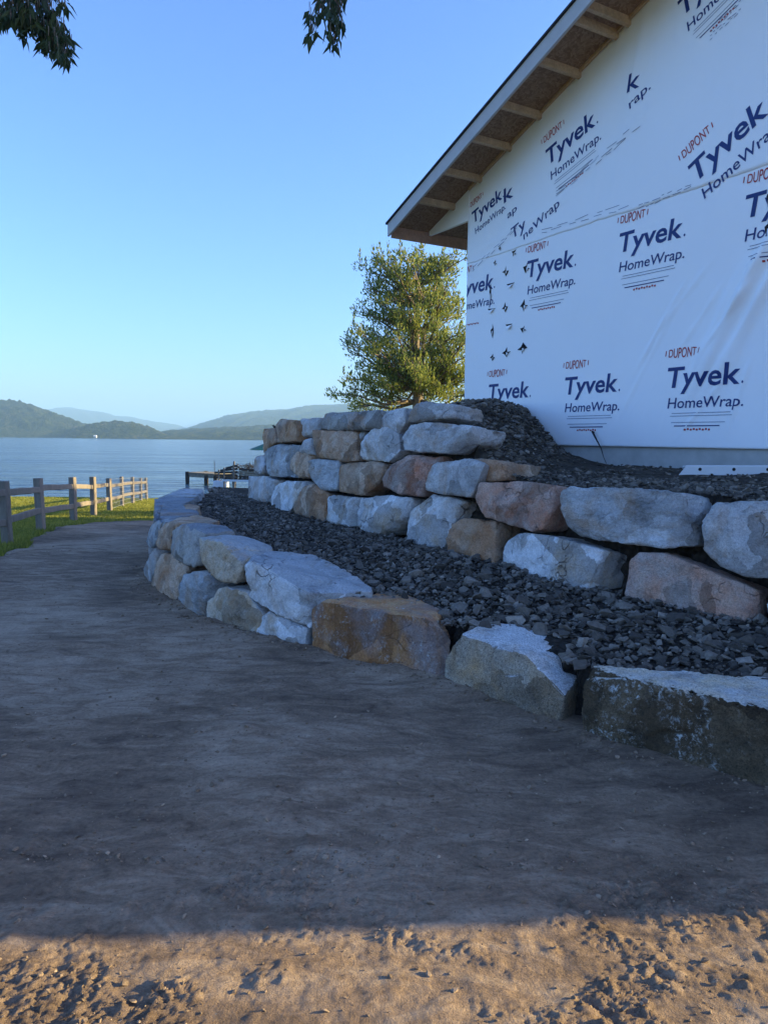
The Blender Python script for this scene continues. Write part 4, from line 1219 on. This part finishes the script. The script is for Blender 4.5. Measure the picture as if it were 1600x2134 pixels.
crib = empty('shore_crib', 'dark slatted timber crib with pale posts piled with brush at the shore', 'crib')
ca_ = W(449, 985, 47); cb_ = W(545, 985, 44)
dv = cb_ - ca_; dv.z = 0; cl = dv.length; dv.normalize(); cs = Vector((-dv.y, dv.x, 0))
def cp(t, o, z): q = ca_ + dv * cl * t + cs * o; return Vector((q.x, q.y, z))
for k in range(5):
    z = -0.95 + 0.15 * k
    bar('slat', cp(0.0 if k < 3 else .12 * (k - 2), 0, z), cp(0.50, 0, z + .22 * (k / 4)), 0.06, 0.13, M_DARKW, crib, 0)
    bar('slat', cp(0.52, .05, z), cp(1.0, .05, z), 0.06, 0.12, M_DOCK if k in (2, 3) else M_DARKW, crib, 0)
for t, zt_ in ((0.0, 0.1), (0.10, -.45), (0.22, -.3), (0.43, -.1), (0.44, .12)):
    bar('post', cp(t, -.06, -1.9), cp(t, -.06, zt_), 0.09 if t else .03, 0.09 if t else .03, M_FENCE if t else M_DARKW, crib, 0)
bar('rail', cp(0.2, -.12, -1.1), cp(0.95, -.12, -0.98), 0.06, 0.12, M_FLOAT, crib, 0)
bar('rail', cp(0.28, -.14, -1.7), cp(0.28, -.14, -1.3), 0.1, 0.1, M_FLOAT, crib, 0)
V = []; Fc = []
for _ in range(260):
    c = cp(random.uniform(.35, 1.0), random.uniform(0.05, 1.2), 0); c.z = -1.1 + random.random() * (0.95 if c.x > cp(.45, 0, 0).x else 0.6)
    e = c + Vector((random.uniform(-.5, .5), random.uniform(-.4, .4), random.uniform(-.15, .3)))
    tube_geo(V, Fc, [c, (c + e) / 2 + Vector((0, 0, random.uniform(-.08, .08))), e], [.03, .022, .008], 4)
mesh_obj('brush', V, Fc, M_DARKW, crib)
fl = empty('dock_float', 'white float tied between the dock and the dark crib', 'float')
c = W(460, 992, 46.5)
bm = box_bm([Vector((c.x - .5, c.y - .25, -1.6)), Vector((c.x + .5, c.y - .25, -1.6)), Vector((c.x + .5, c.y + .3, -1.6)), Vector((c.x - .5, c.y + .3, -1.6)),
             Vector((c.x - .42, c.y - .2, -1.12)), Vector((c.x + .45, c.y - .2, -1.10)), Vector((c.x + .45, c.y + .25, -1.10)), Vector((c.x - .42, c.y + .25, -1.12))], 0.08)
bm_obj('hull', bm, M_FLOAT, fl)
bar('cleat', Vector((c.x - .1, c.y, -1.12)), Vector((c.x + .1, c.y, -1.06)), .05, .04, M_DARKW, fl, 0)
# green umbrella at the shore
tip = W(521, 936, 37)
cx = tip.x + 1.55
um = empty('umbrella', 'green canvas umbrella standing by the shore behind the wall', 'umbrella')
V = [Vector((cx, 37, tip.z + 0.62))]; Fc = []
for k in range(8):
    t = 2 * math.pi * k / 8
    V.append(Vector((cx - 1.55 * math.cos(t), 37 + 1.55 * math.sin(t), tip.z)))
for k in range(8): V.append(V[1 + k] - Vector((0, 0, 0.14)) if False else V[1 + k] - Vector((0, 0, 0.03)))
for k in range(8):
    Fc.append((0, 1 + (k + 1) % 8, 1 + k)); Fc.append((1 + k, 1 + (k + 1) % 8, 9 + (k + 1) % 8, 9 + k))
mesh_obj('canopy', V, Fc, M_GREEN, um)
bar('pole', Vector((cx, 37, -1.6)), Vector((cx, 37, tip.z + .7)), .05, .05, M_FENCE, um, 0)

# small white cottage across the lake
ct = empty('cottage', 'tiny white cottage on the far shore below the hills', 'cottage')
c = at_y(199, 909, 800); c.z = LAKE_Z + 1.2
c.z += 0.4
def cbox(name, x0, x1, y0, y1, z0, z1, mat): return bm_obj(name, box_bm([c + Vector(v) * 0.45 for v in ((x0, y0, z0), (x1, y0, z0), (x1, y1, z0), (x0, y1, z0), (x0, y0, z1), (x1, y0, z1), (x1, y1, z1), (x0, y1, z1))]), mat, ct)
cbox('wall', -3.2, 3.2, -3, 3, -1.2, 2.4, M_COTTW)
mesh_obj('roof', [c + Vector(v) * 0.45 for v in ((-3.6, -3.4, 2.3), (3.6, -3.4, 2.3), (3.6, 3.4, 2.3), (-3.6, 3.4, 2.3), (-3.6, 0, 4.6), (3.6, 0, 4.6))], [(0, 1, 5, 4), (2, 3, 4, 5), (0, 4, 3), (1, 2, 5), (0, 3, 2, 1)], M_COTTW, ct)
for x in (-1.8, 0, 1.8): cbox('window', x - .5, x + .5, -3.05, -2.98, 0.4, 1.6, M_COTTR)

# ------------------------------------------------------------------ plants
def leaf_cloud(V, Fc, c, rad, n, size, asp, updir, upmix=0.6, rnd=random):
    for _ in range(n):
        v = Vector((rnd.gauss(0, 1), rnd.gauss(0, 1), rnd.gauss(0, 1)))
        v = v.normalized() * rnd.random() ** 0.45
        p = c + Vector((v.x * rad[0], v.y * rad[1], v.z * rad[2]))
        d = (Vector((rnd.gauss(0, 1), rnd.gauss(0, 1), rnd.gauss(0, 1))).normalized() * (1 - upmix) + updir * upmix + v * 0.35).normalized()
        s = d.cross(Vector((rnd.gauss(0, 1), rnd.gauss(0, 1), rnd.gauss(0, 1)))).normalized()
        L = size * rnd.uniform(0.6, 1.35); wd = L * asp
        b0 = len(V)
        nrm = d.cross(s) * wd * 0.35
        V += [p - d * L * .5, p + s * wd * .5 + nrm, p + d * L * .5, p - s * wd * .5 + nrm]
        Fc.append((b0, b0 + 1, b0 + 2, b0 + 3))
TY = 24.0
tree = empty('tree', 'tall bushy evergreen tree standing behind the wall beside the house', 'tree')
tree_y = TY
def T(px, py, dy=0.0): return at_y(px, py, TY + dy)
V = []; Fc = []
ground = gz(1.2, TY)
base = T(872, 850); base.z = ground - .1
stem = [base, T(871, 800), T(866, 740), T(868, 690), T(867, 640), T(871, 590), T(872, 545)]
tube_geo(V, Fc, stem, [.24, .16, .12, .095, .07, .045, .02], 9)
mesh_obj('trunk', V, Fc, M_BARK, tree, True)
V = []; Fc = []
stem2 = [T(871, 800), T(880, 740, .3), T(884, 690, .5), T(893, 640, .6), T(910, 585, .5), T(918, 548, .4)]
tube_geo(V, Fc, stem2, [.11, .085, .065, .05, .035, .015], 7)
stem3 = [T(872, 835), T(862, 800, -.2), T(850, 770, -.5), T(842, 730, -.7)]
tube_geo(V, Fc, stem3, [.13, .11, .08, .05], 7)
LV = []; LF = []
rnd = random.Random(42)
def half(py):
    l = lerp_table([(512, 30), (530, 70), (548, 88), (565, 98), (600, 112), (650, 126), (690, 142), (735, 158), (780, 160), (820, 170), (850, 172)], py)
    return l * TY / F
ctr = 862
clusters = []
nb = 0
for i in range(104):
    py = 850 - 322 * ((i + rnd.random()) / 104) ** 1.04
    src = stem if rnd.random() < 0.62 else stem2
    if py > 790: src = stem if rnd.random() < .6 else stem3
    tz = T(ctr, py).z
    az = rnd.uniform(0, 2 * math.pi)
    R = half(py) * rnd.uniform(0.55, 1.06)
    wob = 1 + 0.16 * math.sin(py * 0.085 + az * 2)
    cxp = T(ctr, py).x
    tip_ = Vector((cxp + math.cos(az) * R * wob, TY + math.sin(az) * R * wob, tz))
    # start lower on the stem, limbs rise outwards
    zs = tz - R * rnd.uniform(0.35, 0.75)
    st_ = min(src, key=lambda q: abs(q.z - zs))
    k = [st_, st_.lerp(tip_, .4) + Vector((0, 0, -.10 * R)), st_.lerp(tip_, .75), tip_]
    tube_geo(V, Fc, k, [.045 + .015 * R, .035, .022, .008], 5)
    nc = 4 + int(R * 2.2)
    for j in range(nc):
        t = 1 - 0.75 * (j / nc) ** 1.1 if nc > 1 else 1
        q = st_.lerp(tip_, t) + Vector((rnd.gauss(0, .16), rnd.gauss(0, .16), rnd.gauss(0.05, .13)))
        tw = q + Vector((rnd.gauss(0, .1), rnd.gauss(0, .1), .2))
        tube_geo(V, Fc, [st_.lerp(tip_, max(0, t - .15)), q, tw], [.016, .011, .004], 3)
        out = (tip_ - st_); out.z = 0
        ud = (Vector((0, 0, 1)) + out.normalized() * 0.5).normalized()
        leaf_cloud(LV, LF, q, (.27, .27, .20), int(24 + 26 * t), 0.11, 0.36, ud, 0.55, rnd)
        if rnd.random() < 0.35: leaf_cloud(LV, LF, tw + Vector((0, 0, .12)), (.06, .06, .20), 14, 0.11, 0.4, Vector((0, 0, 1)), 0.8, rnd)
mesh_obj('branches', V, Fc, M_BARK, tree, True)
mesh_obj('crown', LV, LF, M_PINE, tree)

def shrub(label, px, y, z0, w_, h_, n, mat, dens):
    sh = empty('shrub', label, 'shrub', 'shrubs below the tree')
    c = at_y(px, 860, y); V = []; Fc = []; LV = []; LF = []
    for i in range(n):
        a = rnd.uniform(0, 6.28); r = w_ * math.sqrt(rnd.random()) * .9; zt_ = z0 + h_ * (1 - 0.55 * (r / w_) ** 2) * rnd.uniform(.75, 1.0)
        p = Vector((c.x + r * math.cos(a), y + r * math.sin(a), zt_))
        b0_ = Vector((c.x + .1 * math.cos(a), y + .1 * math.sin(a), gz(c.x, y)))
        tube_geo(V, Fc, [b0_, b0_.lerp(p, .6) + Vector((.05, 0, .1)), p], [.02, .014, .004], 4)
        for k in range(4):
            leaf_cloud(LV, LF, b0_.lerp(p, 1 - .14 * k), (.17, .17, .17), dens, 0.095, 0.5, Vector((0, 0, 1)), .4, rnd)
    mesh_obj('stems', V, Fc, M_BARK, sh, True); mesh_obj('leaves', LV, LF, mat, sh)
shrub('small yellow green sapling left of the tree trunk above the cap stones', 816, 20.5, gz(0, 20), .30, 3.42, 16, M_BUSH, 22)
shrub('yellow leafed shrub between the tree and the house corner', 945, 21.5, gz(0, 21), .75, 3.75, 40, M_BUSH, 22)
shrub('dark green shrub left of the tree above the long cap stone', 765, 22.5, gz(0, 22), 1.0, 3.1, 46, M_PINE, 24)

# overhanging tree behind and left of the viewer, its branch ends drooping into the top of the view
ot = empty('tree', 'leafy tree whose dark branch ends hang into the top of the view', 'tree')
V = []; Fc = []
tb = Vector((-5.2, 0.6, -.1))
tube_geo(V, Fc, [tb, Vector((-5.1, .7, 2.2)), Vector((-5.0, .9, 4.4)), Vector((-4.8, 1.2, 6.6)), Vector((-4.7, 1.3, 8.4))], [.34, .27, .22, .15, .06], 10)
mesh_obj('trunk', V, Fc, M_BARK, ot, True)
V = []; Fc = []; LV = []; LF = []
def hang(blobs, y, n, limb, leaf, seed):
    r_ = random.Random(seed)
    tot = sum(a[2] * a[3] for a in blobs)
    first = at_y(blobs[0][0], blobs[0][1], y)
    tube_geo(V, Fc, limb + [first], [.09, .06, .035, .012][:len(limb) + 1], 6)
    for bx, by, rx, ry in blobs:
        c_ = at_y(bx, by, y)
        tube_geo(V, Fc, [first + Vector((0, 0, .1)), first.lerp(c_, .5) + Vector((0, 0, .05)), c_], [.008, .006, .003], 4)
        for _ in range(max(3, int(n * rx * ry / tot))):
            a = r_.uniform(0, 6.28); q = math.sqrt(r_.random())
            p = at_y(bx + rx * q * math.cos(a), by + ry * q * math.sin(a), y + r_.gauss(0, .14))
            d_ = Vector((r_.gauss(0, .55), r_.gauss(0, .5), -1)).normalized()
            s_ = d_.cross(Vector((r_.gauss(0, 1), r_.gauss(0, 1), r_.gauss(0, .3)))).normalized()
            L_ = leaf * r_.uniform(.6, 1.3); wd_ = L_ * r_.uniform(.22, .4); nn = d_.cross(s_) * wd_ * .3
            b0_ = len(LV)
            LV.extend([p, p + d_ * L_ * .35 + s_ * wd_ * .5 + nn, p + d_ * L_, p + d_ * L_ * .35 - s_ * wd_ * .5 + nn])
            LF.append((b0_, b0_ + 1, b0_ + 2, b0_ + 3))
            if r_.random() < .3: tube_geo(V, Fc, [p + Vector((0, 0, .06)), p], [.003, .002], 3)
hang([(60, -40, 70, 40), (30, 18, 40, 24), (78, 28, 40, 30), (108, 62, 28, 26), (128, 86, 24, 30), (134, 116, 14, 16), (55, 62, 18, 18), (105, 92, 20, 18), (130, 10, 16, 10), (10, 36, 16, 12)], 5.6, 1350,
     [Vector((-4.9, 1.0, 4.6)), Vector((-4.0, 2.6, 5.3)), Vector((-3.2, 4.4, 5.3))], .085, 3)
hang([(690, -40, 45, 35), (676, 8, 26, 16), (690, 28, 14, 18), (648, 38, 10, 20), (652, 68, 12, 12), (668, 34, 9, 12), (704, 30, 8, 18), (703, 55, 10, 12), (684, 62, 9, 10), (698, 80, 10, 14), (714, 14, 4, 10), (690, 92, 5, 6), (712, 45, 7, 8)], 5.6, 300,
     [Vector((-4.85, 1.1, 5.6)), Vector((-3.2, 3.0, 6.3)), Vector((-1.5, 4.8, 5.9))], .095, 7)
mesh_obj('branches', V, Fc, M_BARK, ot, True)
mesh_obj('leaves', LV, LF, M_LEAF, ot)

# grass
V = []; Fc = []
rg_ = random.Random(9)
cnt = 0
while cnt < 30000:
    y = 8.5 + 29 * rg_.random() ** 1.5
    x = rg_.uniform(-0.56, -0.22) * y - rg_.uniform(0, .6)
    if dirt_mask(x, y) > rg_.uniform(-.12, .10): continue
    if y > 36.5: continue
    cnt += 1
    z = gz(x, y) - .045
    tall = 0.040 + 0.035 * max(0, noise.noise(Vector((x * .9, y * .9, 3))))
    if abs(dirt_mask(x, y)) < .35: tall += .03
    for k in range(3):
        a = rg_.uniform(0, 6.28); h = tall * rg_.uniform(.6, 1.4); wd = 0.006 + 0.0006 * y
        bx = x + rg_.uniform(-.04, .04); by = y + rg_.uniform(-.04, .04)
        lx, ly = math.cos(a) * h * .45, math.sin(a) * h * .45
        px_, py_ = -math.sin(a) * wd, math.cos(a) * wd
        b0_ = len(V)
        V += [(bx - px_, by - py_, z), (bx + px_, by + py_, z), (bx + lx, by + ly, z + h)]
        Fc.append((b0_, b0_ + 1, b0_ + 2))
tag(mesh_obj('grass', V, Fc, M_GRASS), 'rough grass along the fence and down the lawn', kind='stuff')
